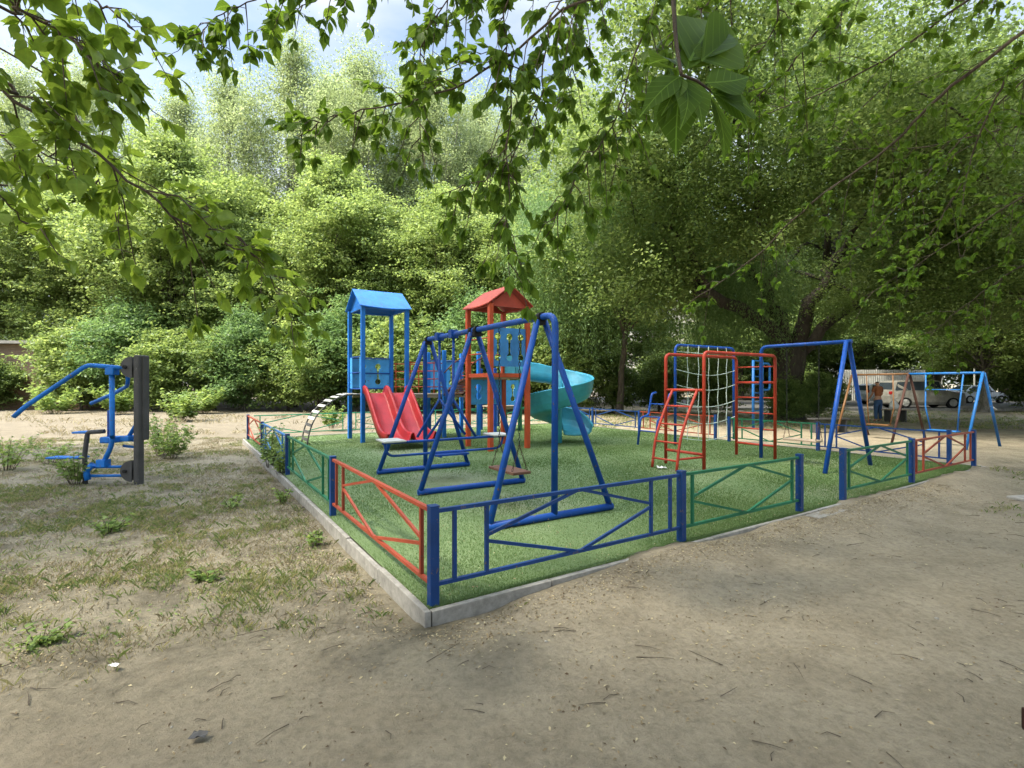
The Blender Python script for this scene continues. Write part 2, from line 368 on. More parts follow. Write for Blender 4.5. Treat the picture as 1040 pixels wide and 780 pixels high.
class MB:
    def __init__(s): s.v = []; s.f = []; s.sm = []
    def add(s, vs, fs, smooth=False):
        k = len(s.v); s.v += [tuple(x) for x in vs]; s.f += [tuple(i + k for i in f) for f in fs]; s.sm += [smooth] * len(fs)
        return s
    def box(s, c, size, rot=None):
        hx, hy, hz = (x / 2 for x in size)
        vs = [Vector((x, y, z)) for x in (-hx, hx) for y in (-hy, hy) for z in (-hz, hz)]
        if rot is not None:
            M = rot.to_matrix() if hasattr(rot, 'to_matrix') else rot
            vs = [M @ q for q in vs]
        vs = [q + Vector(c) for q in vs]
        return s.add(vs, [(0, 1, 3, 2), (4, 6, 7, 5), (0, 4, 5, 1), (2, 3, 7, 6), (0, 2, 6, 4), (1, 5, 7, 3)])
    def bar(s, p0, p1, w, h=None, up=(0, 0, 1)):
        """rectangular bar from p0 to p1: w across, h along `up`"""
        h = h or w; p0 = Vector(p0); p1 = Vector(p1); d = (p1 - p0).normalized(); up = Vector(up)
        if abs(d.dot(up)) > 0.98: up = Vector((0, 1, 0))
        x = d.cross(up).normalized(); z = x.cross(d).normalized()
        vs = [p + x * a * w / 2 + z * b * h / 2 for p in (p0, p1) for a, b in ((-1, -1), (1, -1), (1, 1), (-1, 1))]
        return s.add(vs, [(3, 2, 1, 0), (4, 5, 6, 7), (0, 1, 5, 4), (1, 2, 6, 5), (2, 3, 7, 6), (3, 0, 4, 7)])
    def tube(s, pts, r, n=10, caps=True):
        pts = [Vector(p) for p in pts]; m = len(pts)
        rs = r if isinstance(r, (list, tuple)) else [r] * m
        T = []
        for i in range(m):
            a = pts[max(i - 1, 0)]; b = pts[min(i + 1, m - 1)]
            t = (b - a); T.append(t.normalized() if t.length > 1e-9 else Vector((0, 0, 1)))
        u = Vector((0, 0, 1)) if abs(T[0].z) < 0.9 else Vector((1, 0, 0))
        u = (u - T[0] * u.dot(T[0])).normalized()
        vs = []
        for i in range(m):
            u = (u - T[i] * u.dot(T[i]))
            u = u.normalized() if u.length > 1e-6 else Vector((1, 0, 0))
            w = T[i].cross(u)
            for k in range(n):
                a = 2 * math.pi * k / n
                vs.append(pts[i] + (u * math.cos(a) + w * math.sin(a)) * rs[i])
        fs = [(i * n + k, i * n + (k + 1) % n, (i + 1) * n + (k + 1) % n, (i + 1) * n + k) for i in range(m - 1) for k in range(n)]
        s.add(vs, fs, True)
        if caps:
            k0 = len(s.v) - m * n
            s.f.append(tuple(k0 + k for k in reversed(range(n)))); s.sm.append(False)
            s.f.append(tuple(k0 + (m - 1) * n + k for k in range(n))); s.sm.append(False)
        return s
    def build(s, name, mat, parent=None, bevel=0.0, solid=0.0, matrix=None):
        me = bpy.data.meshes.new(name)
        me.from_pydata(s.v, [], s.f); me.validate(); me.update()
        if len(s.sm) == len(me.polygons): me.polygons.foreach_set('use_smooth', s.sm)
        bm = bmesh.new(); bm.from_mesh(me); bmesh.ops.recalc_face_normals(bm, faces=bm.faces); bm.to_mesh(me); bm.free()
        me.materials.append(MATS[mat])
        o = bpy.data.objects.new(name, me); col.objects.link(o)
        if parent is not None: o.parent = parent
        if solid:
            md = o.modifiers.new('solid', 'SOLIDIFY'); md.thickness = solid; md.offset = -1
        if bevel:
            md = o.modifiers.new('bevel', 'BEVEL'); md.width = bevel; md.segments = 2; md.limit_method = 'ANGLE'; md.angle_limit = R(40)
        return o
def smooth_path(pts, per=6):
    """Catmull-Rom through the points"""
    P = [Vector(p) for p in pts]; P = [P[0] * 2 - P[1]] + P + [P[-1] * 2 - P[-2]]
    out = []
    for i in range(1, len(P) - 2):
        for k in range(per):
            t = k / per
            a, b, c, d = P[i - 1], P[i], P[i + 1], P[i + 2]
            out.append(0.5 * ((2 * b) + (c - a) * t + (2 * a - 5 * b + 4 * c - d) * t * t + (3 * b - a - 3 * c + d) * t ** 3))
    out.append(P[-2]); return out
def round_corner(pts, rad=0.1, per=5):
    P = [Vector(p) for p in pts]; out = [P[0]]
    for i in range(1, len(P) - 1):
        a = P[i] + (P[i - 1] - P[i]).normalized() * rad; b = P[i] + (P[i + 1] - P[i]).normalized() * rad
        for k in range(per + 1):
            t = k / per; out.append(a * (1 - t) ** 2 + P[i] * 2 * t * (1 - t) + b * t * t)
    out.append(P[-1]); return out

def holed_panel(outer, holes, t):
    """flat board in the XZ plane with holes, thickness t along Y"""
    bm = bmesh.new(); loops = []
    for L in [outer] + holes:
        vs = [bm.verts.new((x, 0, z)) for x, z in L]; loops.append(vs)
        for i in range(len(vs)): bm.edges.new((vs[i], vs[(i + 1) % len(vs)]))
    bmesh.ops.triangle_fill(bm, edges=bm.edges[:], use_beauty=True)
    bm.verts.index_update()
    V = [v.co.copy() for v in bm.verts]; Fc = [tuple(v.index for v in f.verts) for f in bm.faces]; nV = len(V)
    mb = MB()
    mb.v = [tuple(v + Vector((0, -t / 2, 0))) for v in V] + [tuple(v + Vector((0, t / 2, 0))) for v in V]
    mb.f = Fc + [tuple(i + nV for i in reversed(f)) for f in Fc]
    for L in loops:
        ids = [v.index for v in L]
        for i in range(len(ids)):
            a, b = ids[i], ids[(i + 1) % len(ids)]; mb.f.append((a, b, b + nV, a + nV))
    mb.sm = [False] * len(mb.f); bm.free()
    return mb
def hourglass(cx, z0, z1, r=0.085, w=0.030):
    pts = []; a0 = math.asin(w / r)
    for k in range(13):                                            # top circle
        a = -math.pi / 2 + a0 + (2 * math.pi - 2 * a0) * k / 12
        pts.append((cx + r * math.cos(a), z1 - r + r * math.sin(a)))
    for k in range(13):
        a = math.pi / 2 + a0 + (2 * math.pi - 2 * a0) * k / 12
        pts.append((cx + r * math.cos(a), z0 + r + r * math.sin(a)))
    return pts

# ------------------------------------------------------------ leaves
def unit(a): return a / np.maximum(np.linalg.norm(a, axis=1, keepdims=True), 1e-9)
def mesh_np(name, V, Q, mat, tint=None, parent=None, nper=4, uv=None, smooth=False):
    me = bpy.data.meshes.new(name)
    me.vertices.add(len(V)); me.vertices.foreach_set('co', np.ascontiguousarray(V, dtype=np.float32).ravel())
    nf = len(Q); me.loops.add(nf * nper); me.loops.foreach_set('vertex_index', np.ascontiguousarray(Q, dtype=np.int32).ravel())
    me.polygons.add(nf); me.polygons.foreach_set('loop_start', np.arange(0, nf * nper, nper, dtype=np.int32))
    if smooth: me.polygons.foreach_set('use_smooth', np.ones(nf, dtype=bool))
    if tint is not None:
        at_ = me.attributes.new('tint', 'FLOAT', 'FACE'); at_.data.foreach_set('value', np.ascontiguousarray(tint, dtype=np.float32))
    if uv is not None:
        u = me.uv_layers.new(name='UVMap'); u.data.foreach_set('uv', np.ascontiguousarray(uv, dtype=np.float32).ravel())
    me.update(); me.validate()
    me.materials.append(MATS[mat])
    o = bpy.data.objects.new(name, me); col.objects.link(o)
    if parent is not None: o.parent = parent
    return o
def leaf_quads(C, L, Wd, g, droop=0.35, up=1.0):
    n = len(C)
    a = unit(g.normal(size=(n, 3)) * [1, 1, 0.55] + [0, 0, -droop])
    n0 = unit(g.normal(size=(n, 3)) * [0.7, 0.7, 0.45] + [0, 0, up])
    sd_ = unit(np.cross(n0, a)); nn = np.cross(a, sd_)
    L = L * g.uniform(0.65, 1.25, (n, 1)); Wd = Wd * g.uniform(0.7, 1.2, (n, 1))
    V = np.empty((n, 4, 3))
    V[:, 0] = C; V[:, 1] = C + a * L * 0.42 + sd_ * Wd / 2 + nn * Wd * 0.12
    V[:, 2] = C + a * L; V[:, 3] = C + a * L * 0.42 - sd_ * Wd / 2 + nn * Wd * 0.12
    return V.reshape(-1, 3), np.arange(n * 4).reshape(-1, 4)
def crown_mesh(name, lobes, ncl, per, clr, L, Wd, mat, seed, parent=None, shell=2.4, keep=None, droop=0.35, flat=0.55):
    g = np.random.default_rng(seed)
    lb = np.array([l[:3] for l in lobes], float); lr = np.array([(l[3], l[3], l[4]) for l in lobes], float)
    wt = (lr[:, 0] ** 2 * lr[:, 2]) ** 0.67; wt /= wt.sum()
    k = g.choice(len(lb), ncl, p=wt)
    d = unit(g.normal(size=(ncl, 3))); rr = g.random((ncl, 1)) ** (1 / shell)
    rr = rr * np.where(g.random((ncl, 1)) < .30, g.uniform(1.0, 1.6, (ncl, 1)), 1.0)
    c = lb[k] + d * rr * lr[k]
    if len(lb) > 16:                                                 # sprays between the lobes close the crown
        f_ = g.random(ncl) < .45; j = np.minimum(k + g.integers(1, 5, ncl), len(lb) - 1); t_ = g.random((ncl, 1))
        cf_ = lb[k] * (1 - t_) + lb[j] * t_ + g.normal(size=(ncl, 3)) * lr[k] * .75
        c = np.where(f_[:, None], cf_, c)
    if keep is not None: c = c[keep(c)]
    ct = g.normal(0.5, 0.17, len(c))
    cs = clr * g.uniform(0.6, 1.3, (len(c), 1, 1))
    off = g.normal(size=(len(c), per, 3)) * [1, 1, flat] * cs * 0.55
    P = (c[:, None, :] + off).reshape(-1, 3)
    V, Q = leaf_quads(P, L, Wd, g, droop)
    tint = np.clip(np.repeat(ct, per) + g.normal(0, 0.16, len(P)), 0, 1)
    return mesh_np(name, V, Q, mat, tint, parent)

# detailed leaflet template for the boughs close to the camera (u along, v across)
ST = np.array([0, .10, .26, .45, .62, .80, 1.0]); HW = np.array([0, .13, .27, .31, .22, .09, 0.0])
def near_leaves(C, A, L, seed, name, parent, mat='leaf_near', tint_c=0.5, up=(0, 0, 1), wk=1.0):
    """C base points, A directions, L lengths -> folded pointed leaves with a curl"""
    g = np.random.default_rng(seed); n = len(C); m = len(ST)
    A = unit(A); n0 = unit(g.normal(size=(n, 3)) * (0.55 if wk == 1.0 else 0.25) + np.array(up)); S = unit(np.cross(n0, A)); Nn = np.cross(A, S)
    curl = g.uniform(0.05, 0.32, (n, 1)); fold = g.uniform(0.02, 0.30, (n, 1)); wid = g.uniform(0.75, 1.15, (n, 1)) * wk; tw = g.uniform(-0.10, 0.10, (n, 1))
    V = np.empty((n, m, 3, 3)); UV = np.empty((n, m, 3, 2))
    for j in range(m):
        s = ST[j]; h = HW[j] * wid * g.uniform(0.86, 1.12, (n, 1))
        mid = C + (A * s - Nn * curl * s * s + S * tw * math.sin(s * 3.1)) * L
        V[:, j, 1] = mid
        V[:, j, 0] = mid + (S * h + Nn * fold * h) * L
        V[:, j, 2] = mid + (-S * h * g.uniform(0.9, 1.1, (n, 1)) + Nn * fold * h) * L
        UV[:, j, 0] = (s, HW[j]); UV[:, j, 1] = (s, 0); UV[:, j, 2] = (s, -HW[j])
    base = (np.arange(n) * m * 3)[:, None, None]; fq = []
    for j in range(m - 1):
        for k in (0, 1): fq.append([j * 3 + k, j * 3 + k + 1, (j + 1) * 3 + k + 1, (j + 1) * 3 + k])
    fq = np.array(fq); Q = (base + fq[None]).reshape(-1, 4)
    uvv = UV.reshape(-1, 2)[Q.reshape(-1)]
    tint = np.repeat(np.clip(g.normal(tint_c, 0.2, n), 0, 1), len(fq))
    return mesh_np(name, V.reshape(-1, 3), Q, mat, tint, parent, uv=uvv, smooth=True)
def bough(parent, pts, r0, r1, leaf, seed, ntw=14, start=0.25, twl=0.35, droop=0.5, tint=0.5, comp=5, sub=True, label=None):
    """a branch of the parent tree; its leaves are a sub-part"""
    g = np.random.default_rng(seed); path = smooth_path(pts, 6); m = len(path)
    path = [p + Vector(g.normal(0, 0.0022, 3)) * (1 + p.y) * 0.5 if 0 < i < m - 1 else p for i, p in enumerate(path)]
    mb = MB(); mb.tube(path, [r0 + (r1 - r0) * (i / (m - 1)) ** 0.8 for i in range(m)], 7)
    C, A, Ls = [], [], []
    def compound(p, d, l):
        """pinnate leaf: stalk with paired leaflets and one at the tip"""
        d = d.normalized(); tip = p + d * l
        mb.tube([p, p.lerp(tip, .5) + Vector((0, 0, l * .05)), tip], [0.0022, 0.0018, 0.0012], 4, False)
        side = d.cross(Vector(g.normal(0, .5, 3)) + Vector((0, 0, 1))).normalized()
        pairs = (comp - 1) // 2
        for q in range(pairs):
            bp = p.lerp(tip, 0.55 + 0.4 * q / max(pairs, 1))
            for sg in (1, -1):
                C.append(bp); A.append(d * 0.55 + side * sg * 0.85 + Vector((0, 0, -droop * g.uniform(.4, 1.4)))); Ls.append(leaf * g.uniform(.7, 1.05))
        C.append(tip); A.append(d + Vector((0, 0, -droop * g.uniform(.4, 1.6)))); Ls.append(leaf * g.uniform(.85, 1.25))
    for k in range(ntw):
        t = start + (1 - start) * (k + g.random() * .6) / ntw
        i = min(int(t * (m - 1)), m - 2); p = path[i].lerp(path[i + 1], t * (m - 1) - i); dr = (path[i + 1] - path[i]).normalized()
        rnd = Vector(g.normal(0, 1, 3)); sd_ = (rnd - dr * rnd.dot(dr)).normalized()
        if sub and g.random() < 0.75:
            l = twl * g.uniform(.4, 1.2); d = (dr * .6 + sd_ * .8 + Vector((0, 0, -droop * .5))).normalized()
            q = [p, p + d * l * .5 + Vector((0, 0, .02)), p + d * l + Vector((0, 0, -droop * l * .45))]
            mb.tube(q, [0.0045, 0.0032, 0.002], 5, False)
            for _ in range(int(2 + l * 6)):
                s = g.uniform(.15, 1); pp = q[0].lerp(q[1], s * 2) if s < .5 else q[1].lerp(q[2], s * 2 - 1)
                compound(pp, d * .7 + Vector(g.normal(0, .65, 3)), leaf * g.uniform(.5, 1.0))
            compound(q[2], d, leaf * .8)
        else:
            compound(p, dr * .5 + sd_, leaf * g.uniform(.6, 1.1))
    compound(path[-1], (path[-1] - path[-2]), leaf * .8)
    b = mb.build('branch', 'twig_bark', parent)
    near_leaves(np.array([tuple(x) for x in C]), np.array([tuple(x) for x in A]), np.array(Ls)[:, None], seed + 1, 'leaves', b, tint_c=tint)
    if label: b['label'] = label
    return b

def limb_pts(a, b, g, n=6, wob=0.12, sag=0.15):
    a = Vector(a); b = Vector(b); L = (b - a).length; out = []
    for i in range(n + 1):
        t = i / n; p = a.lerp(b, t); w = math.sin(math.pi * t)
        out.append(p + Vector((g.normal(0, wob * .3), g.normal(0, wob * .3), g.normal(0, wob * .15))) * w * L * .3 + Vector((0, 0, sag * w * L * .5)))
    return out
def trunk_mesh(name, base_r, fork_z, lobes, seed, mat, parent, lean=(0, 0), targets=None, n=12, subs=3, flare=1.5):
    g = np.random.default_rng(seed); mb = MB()
    top = Vector((lean[0], lean[1], fork_z))
    pts = [Vector((0, 0, -0.3)), Vector((0, 0, 0.0)), Vector((lean[0] * .1, lean[1] * .1, .5))] + [Vector((lean[0] * t + g.normal(0, .05), lean[1] * t + g.normal(0, .05), fork_z * t)) for t in (.3, .5, .75)] + [top]
    rs = [base_r * flare * 1.1, base_r * flare, base_r * 1.12, base_r, base_r * .94, base_r * .88, base_r * .85]
    mb.tube(pts, rs, n)
    for i, l in enumerate(lobes):
        tgt = Vector(l[:3]); r = base_r * (0.62 if i == 0 else g.uniform(.30, .5)) * (1 if len(lobes) < 16 else .55)
        q = limb_pts(top - Vector((0, 0, g.uniform(0, .25) * fork_z * .5)), tgt, g)
        mb.tube(q, [r * (1 - .78 * (k / (len(q) - 1))) for k in range(len(q))], max(6, n - 4))
        for _ in range(subs if len(lobes) < 16 else 1):
            k = int(g.integers(2, len(q))); st = q[k]
            e = tgt + Vector(g.normal(0, 1, 3)).normalized() * l[3] * g.uniform(.5, .95)
            qq = limb_pts(st, e, g, 4)
            mb.tube(qq, [r * .32 * (1 - .8 * j / 4) for j in range(5)], 5, False)
    return mb.build(name, mat, parent)

# ============================================================ THE SETTING
A_LEN, B_LEN = 12.2, 10.55
def in_turf(x, y, mrg=0.0):
    dx, dy = x - C0.x, y - C0.y
    b = dx * dB.x + dy * dB.y; a = dx * dA.x + dy * dA.y
    return (-0.16 - mrg < b < B_LEN + 0.3 + mrg) and (-0.16 - mrg < a < A_LEN + 0.3 + mrg)
def ground_h(x, y):
    r = math.hypot(x, y - 5)
    f = max(0.0, min(1.0, (30 - r) / 14))
    h = (mnoise.noise(Vector((x * .55, y * .55, 0))) * .030 + mnoise.noise(Vector((x * 1.9, y * 1.9, 3))) * .013 + mnoise.noise(Vector((x * 6, y * 6, 8))) * .009 + mnoise.noise(Vector((x * 11, y * 11, 18))) * .004) * f
    dx, dy = x - C0.x, y - C0.y
    b = dx * dB.x + dy * dB.y; a = dx * dA.x + dy * dA.y
    # soil has drifted up against the front kerb
    if b > 0.5 and a < 0:
        h += (0.108 + .035 * mnoise.noise(Vector((x * 1.1, y * 1.1, 40)))) * max(0, min(1, (b - 0.1) / 1.7)) * math.exp(-((a + 0.15) / 0.50) ** 2) * max(0, min(1, (11.5 - b)))
    if -0.3 < b < B_LEN + .4 and a > 0.0: h = min(h, 0.02) - .02
    return h
def axis_coords(lo, hi, fine, far, n_far):
    a = list(np.arange(lo, hi, fine))
    k = (far / abs(1.0)) ** (1 / n_far)
    ext = [fine * 2 * (1.24 ** i) for i in range(n_far)]
    left, right = [], []
    s = lo
    for e in ext: s -= e; left.append(s)
    s = a[-1]
    for e in ext: s += e; right.append(s)
    return np.array(list(reversed(left)) + a + right)
xs = axis_coords(-9, 9, 0.085, 300, 38); ys = axis_coords(0.6, 12, 0.085, 300, 38)
GV = np.empty((len(ys), len(xs), 3))
for j, y in enumerate(ys):
    for i, x in enumerate(xs): GV[j, i] = (x, y, ground_h(x, y))
idx = np.arange(len(xs) * len(ys)).reshape(len(ys), len(xs))
GQ = np.stack([idx[:-1, :-1], idx[:-1, 1:], idx[1:, 1:], idx[1:, :-1]], -1).reshape(-1, 4)
tag(mesh_np('ground', GV.reshape(-1, 3), GQ, 'ground_soil', smooth=True), kind='structure')

# artificial turf: a sheet with slight ripples, its edges turned down inside the kerb
mb = MB(); nb, na = 60, 66
for j in range(na + 1):
    for i in range(nb + 1):
        b = -0.055 + (B_LEN + .24) * i / nb; a = -0.055 + (A_LEN + .2) * j / na
        p = W(b, a); z = TZ + mnoise.noise(Vector((p.x * .7, p.y * .7, 5))) * .010 - .004
        mb.v.append((p.x, p.y, z))
for j in range(na):
    for i in range(nb):
        k = j * (nb + 1) + i; mb.f.append((k, k + 1, k + nb + 2, k + nb + 1)); mb.sm.append(True)
tag(mb.build('turf_ground', 'turf_mat'), kind='structure')
# concrete kerb of separate blocks
mb = MB()
def kerb_run(b0, a0, b1, a1, n, g):
    for i in range(n):
        t0, t1 = i / n, (i + 1) / n
        p0 = W(b0 + (b1 - b0) * t0, a0 + (a1 - a0) * t0, 0); p1 = W(b0 + (b1 - b0) * t1, a0 + (a1 - a0) * t1, 0)
        d = (p1 - p0).normalized() * .004
        dz = g.normal(0, .003); mb.bar(Vector((p0.x, p0.y, 0.0 + dz)) + d, Vector((p1.x, p1.y, 0.0 + dz)) - d, .046, .215)
g = np.random.default_rng(3)
kerb_run(-.085, -.1125, -.095, A_LEN + .2, 13, g); kerb_run(-.057, -.085, B_LEN + .25, -.085, 11, g)
kerb_run(-.057, A_LEN + .19, B_LEN + .25, A_LEN + .19, 11, g); kerb_run(B_LEN + .24, -.05, B_LEN + .24, A_LEN + .15, 12, g)
tag(mb.build('kerb', 'concrete', bevel=.006), kind='structure')

# car park lane behind the trees on the right
mb = MB(); mb.add([(9, 31.2, .02), (70, 27.5, .02), (70, 62, .02), (9, 62, .02)], [(0, 1, 2, 3)])
tag(mb.build('road', 'asphalt'), kind='structure')
mb = MB()
for i in range(30):
    x0 = 9 + 2.0 * i; y0 = 31.2 - (x0 - 9) * .0607; mb.bar((x0 + .01, y0, .07), (x0 + 1.99, y0 - .1213, .07), .14, .16)
tag(mb.build('road_kerb', 'concrete', bevel=.01), kind='structure')

# ---------------- loose ground cover
def scatter(n, x0, x1, y0, y1, g, dens=None):
    x = g.uniform(x0, x1, n); y = y0 + (y1 - y0) * g.random(n) ** 1.35
    out = []
    for a, b in zip(x, y):
        if in_turf(a, b, .02): continue
        if dens is not None and g.random() > dens(a, b): continue
        out.append((a, b, ground_h(a, b)))
    return np.array(out)
def nz(x, y, s, z=0): return mnoise.noise(Vector((x * s, y * s, z)))
def verge_d(x, y):
    w = nz(x, y, 1.4) * 0.55 + nz(x, y, .5, 4) * 0.9
    edge = (y - .22 * x + w) - 3.1
    return 0 if edge < 0 or x > .1 else min(1, edge)
g = np.random.default_rng(21)
def tufts(P, per, h, wid, spread, name, mat, g, tint=.5):
    n = len(P); C = np.repeat(P, per, 0) + g.normal(size=(n * per, 3)) * [spread, spread, 0]
    hh = np.repeat(g.uniform(.5, 1.3, (n, 1)), per, 0) * h * g.uniform(.4, 1.2, (n * per, 1))
    az = g.uniform(0, 6.283, (n * per, 1)); lean = g.uniform(.1, 1.0, (n * per, 1))
    d = np.concatenate([np.cos(az) * lean, np.sin(az) * lean, np.ones_like(az)], 1); s = np.concatenate([-np.sin(az), np.cos(az), np.zeros_like(az)], 1)
    V = np.empty((n * per, 4, 3)); V[:, 0] = C + s * wid / 2 - [0, 0, .01]; V[:, 1] = C - s * wid / 2 - [0, 0, .01]
    V[:, 2] = C + d * hh * .6 - s * wid * .4; V[:, 3] = C + d * hh * [1, 1, .82] + d * [1, 1, 0] * hh * .25
    Q = np.arange(n * per * 4).reshape(-1, 4)
    t = np.clip(np.repeat(g.normal(tint, .2, n), per) + g.normal(0, .15, n * per), 0, 1)
    return tag(mesh_np(name, V.reshape(-1, 3), Q, mat, t), kind='stuff')
P = scatter(60000, -14, .1, 2.4, 15, g, lambda x, y: verge_d(x, y) * (1.0 if nz(x, y, .9, 9) + .6 * nz(x, y, 3.1, 2) > .12 else .06) * (.5 if y > 8 else 1))
tufts(P, 7, .050, .0036, .022, 'grass', 'grass_blade', g, .62)
P = scatter(1300, -9, -.6, 2.5, 8, g, lambda x, y: verge_d(x, y))
tufts(P, 9, .065, .004, .03, 'grass', 'grass_blade', g, .55)
P = scatter(40000, -14, .0, 2.6, 15, g, lambda x, y: verge_d(x, y) * (1.0 if nz(x, y, .7, 30) > -.05 else .15))
tufts(P, 7, .035, .0034, .05, 'dry_grass', 'dry_grass', g, .5)
P = scatter(3000, 3, 12, 2.4, 9, g, lambda x, y: 1.0 if x - .8 * y > 1.25 + nz(x, y, 1.2) * .9 and nz(x, y, .6, 7) > -.1 else 0)
tufts(P, 8, .05, .006, .04, 'grass', 'grass_blade', g, .6)
P = scatter(2600, 1, 30, 18, 31, g, lambda x, y: 1.0 if nz(x, y, .3, 7) > -.1 else 0.1)
tufts(P, 10, .10, .012, .10, 'grass', 'grass_blade', g, .6)
# dead weeds in the sandy strip
P = scatter(1500, -34, 0, 13, 29, g, lambda x, y: 1.0 if nz(x, y, .25, 7) > .05 else 0.08)
tufts(P, 12, .16, .012, .10, 'dry_grass', 'dry_grass', g, .6)

# litter: seeds, leaf scraps, twigs, pebbles
def flat_bits(P, size, name, mat, g, tint=.5):
    n = len(P); P = P + [0, 0, .004]
    az = g.uniform(0, 6.283, (n, 1)); a = np.concatenate([np.cos(az), np.sin(az), g.normal(0, .18, (n, 1))], 1); s = np.concatenate([-np.sin(az), np.cos(az), g.normal(0, .25, (n, 1))], 1)
    L = size * g.uniform(.35, 1.5, (n, 1)); V = np.empty((n, 4, 3))
    V[:, 0] = P - a * L; V[:, 1] = P + s * L * .4 + [0, 0, .002]; V[:, 2] = P + a * L; V[:, 3] = P - s * L * .4 + [0, 0, .003]
    return tag(mesh_np(name, V.reshape(-1, 3), np.arange(n * 4).reshape(-1, 4), mat, np.clip(g.normal(tint, .38, n), 0, 1)), kind='stuff')
P1 = scatter(90000, -9, 9, 1.0, 10, g, lambda x, y: .10 + .75 * max(0, nz(x, y, .8, 3)) + (.8 if verge_d(x, y) > .3 and nz(x, y, 1.3, 5) > 0 else 0))
flat_bits(P1, .0105, 'leaf_litter', 'litter', g, .5)
# a drift of pale seeds against the front kerb
Ls = []
for _ in range(5200):
    b = g.uniform(-.2, 8); a = -.16 - abs(g.normal(0, .22)); p = W(b, a)
    Ls.append((p.x, p.y, ground_h(p.x, p.y)))
for _ in range(2600):
    a = g.uniform(-.2, 8); b = -.17 - abs(g.normal(0, .16)); p = W(b, a); Ls.append((p.x, p.y, ground_h(p.x, p.y)))
flat_bits(np.array(Ls), .010, 'leaf_litter', 'litter', g, .6)
Ls = []
for _ in range(3600):
    b = g.uniform(0, B_LEN); a = A_LEN * g.random() ** 1.6; p = W(b, a); Ls.append((p.x, p.y, TZ + .022))
flat_bits(np.array(Ls), .009, 'leaf_litter', 'litter', g, .72)
P3 = scatter(26000, -6, 9, 1.0, 8, g, lambda x, y: .10 + .9 * max(0, nz(x, y, 1.6, 13)) ** 1.2)
flat_bits(P3, .0075, 'leaf_litter', 'litter', g, .0)
P4 = scatter(30000, -12, 0, 2.6, 12, g, lambda x, y: verge_d(x, y) * (1.0 if nz(x, y, 1.1, 17) > .08 else .05))
flat_bits(P4 + [0, 0, .012], .013, 'ground_cover', 'leaf_weed', g, .35)
mb = MB()
for x, y, z in scatter(650, -6, 7, 1.1, 8, g):
    az = g.uniform(0, 6.28); L = g.uniform(.03, .16) * (1 if g.random() < .9 else 2); d = Vector((math.cos(az), math.sin(az), 0))
    p = Vector((x, y, z + .006)); mb.tube([p, p + d * L * .5 + Vector((g.normal(0, .008), g.normal(0, .008), .006)), p + d * L], [.0028, .0022, .0012], 4, False)
tag(mb.build('fallen_twigs', 'twig_bark'), kind='stuff')
mb = MB()
ico = [(0, 0, 1), (.9, 0, .3), (.28, .85, .3), (-.72, .53, .3), (-.72, -.53, .3), (.28, -.85, .3), (0, 0, -.5)]
for x, y, z in scatter(1500, -9, 8, 1.1, 11, g, lambda x, y: .35 + (.6 if verge_d(x, y) > 0 else 0)):
    s = g.uniform(.003, .012) * (1 if g.random() < .93 else 2.4); a = g.uniform(0, 6.28); c_, s_ = math.cos(a), math.sin(a)
    mb.add([(x + (p[0] * c_ - p[1] * s_ * .8) * s, y + (p[0] * s_ + p[1] * c_ * .8) * s, z + p[2] * s * .6) for p in ico],
           [(0, 1, 2), (0, 2, 3), (0, 3, 4), (0, 4, 5), (0, 5, 1), (6, 2, 1), (6, 3, 2), (6, 4, 3), (6, 5, 4), (6, 1, 5)], True)
tag(mb.build('gravel', 'pebble'), kind='stuff')
# fibres of the artificial turf
def turf_fibres():
    n = 420000; b = g.uniform(-.05, B_LEN + .17, n); a = (A_LEN + .1) * g.random(n) ** 2.1 - .05
    P = np.empty((n, 3)); P[:, 0] = C0.x + dB.x * b + dA.x * a; P[:, 1] = C0.y + dB.y * b + dA.y * a; P[:, 2] = TZ - .008
    ok = np.ones(n, bool)
    for wx, wy, wr_ in WORN:
        ok &= ~((np.hypot(P[:, 0] - wx, P[:, 1] - wy) < wr_ + g.normal(0, .25, n)) & (g.random(n) < .45))
    P = P[ok]; n = len(P)
    far = np.clip((P[:, 1] - 3) / 9, 0, 1)[:, None]
    az = g.uniform(0, 6.283, (n, 1)); h = g.uniform(.012, .026, (n, 1)); w = .0022 + .0055 * far
    d = np.concatenate([np.cos(az) * .5, np.sin(az) * .5, np.ones_like(az)], 1); s = np.concatenate([-np.sin(az), np.cos(az), np.zeros_like(az)], 1)
    V = np.empty((n, 3, 3)); V[:, 0] = P + s * w; V[:, 1] = P - s * w; V[:, 2] = P + d * h
    ti = np.clip(.5 + .28 * np.sin(P[:, 0] * 2.1 + np.sin(P[:, 1] * 1.3)) * np.sin(P[:, 1] * 1.7 + P[:, 0]) + g.normal(0, .2, n), 0, 1)
    tag(mesh_np('turf_pile', V.reshape(-1, 3), np.arange(n * 3).reshape(-1, 3), 'turf_fibre', ti, nper=3), kind='stuff')
turf_fibres()

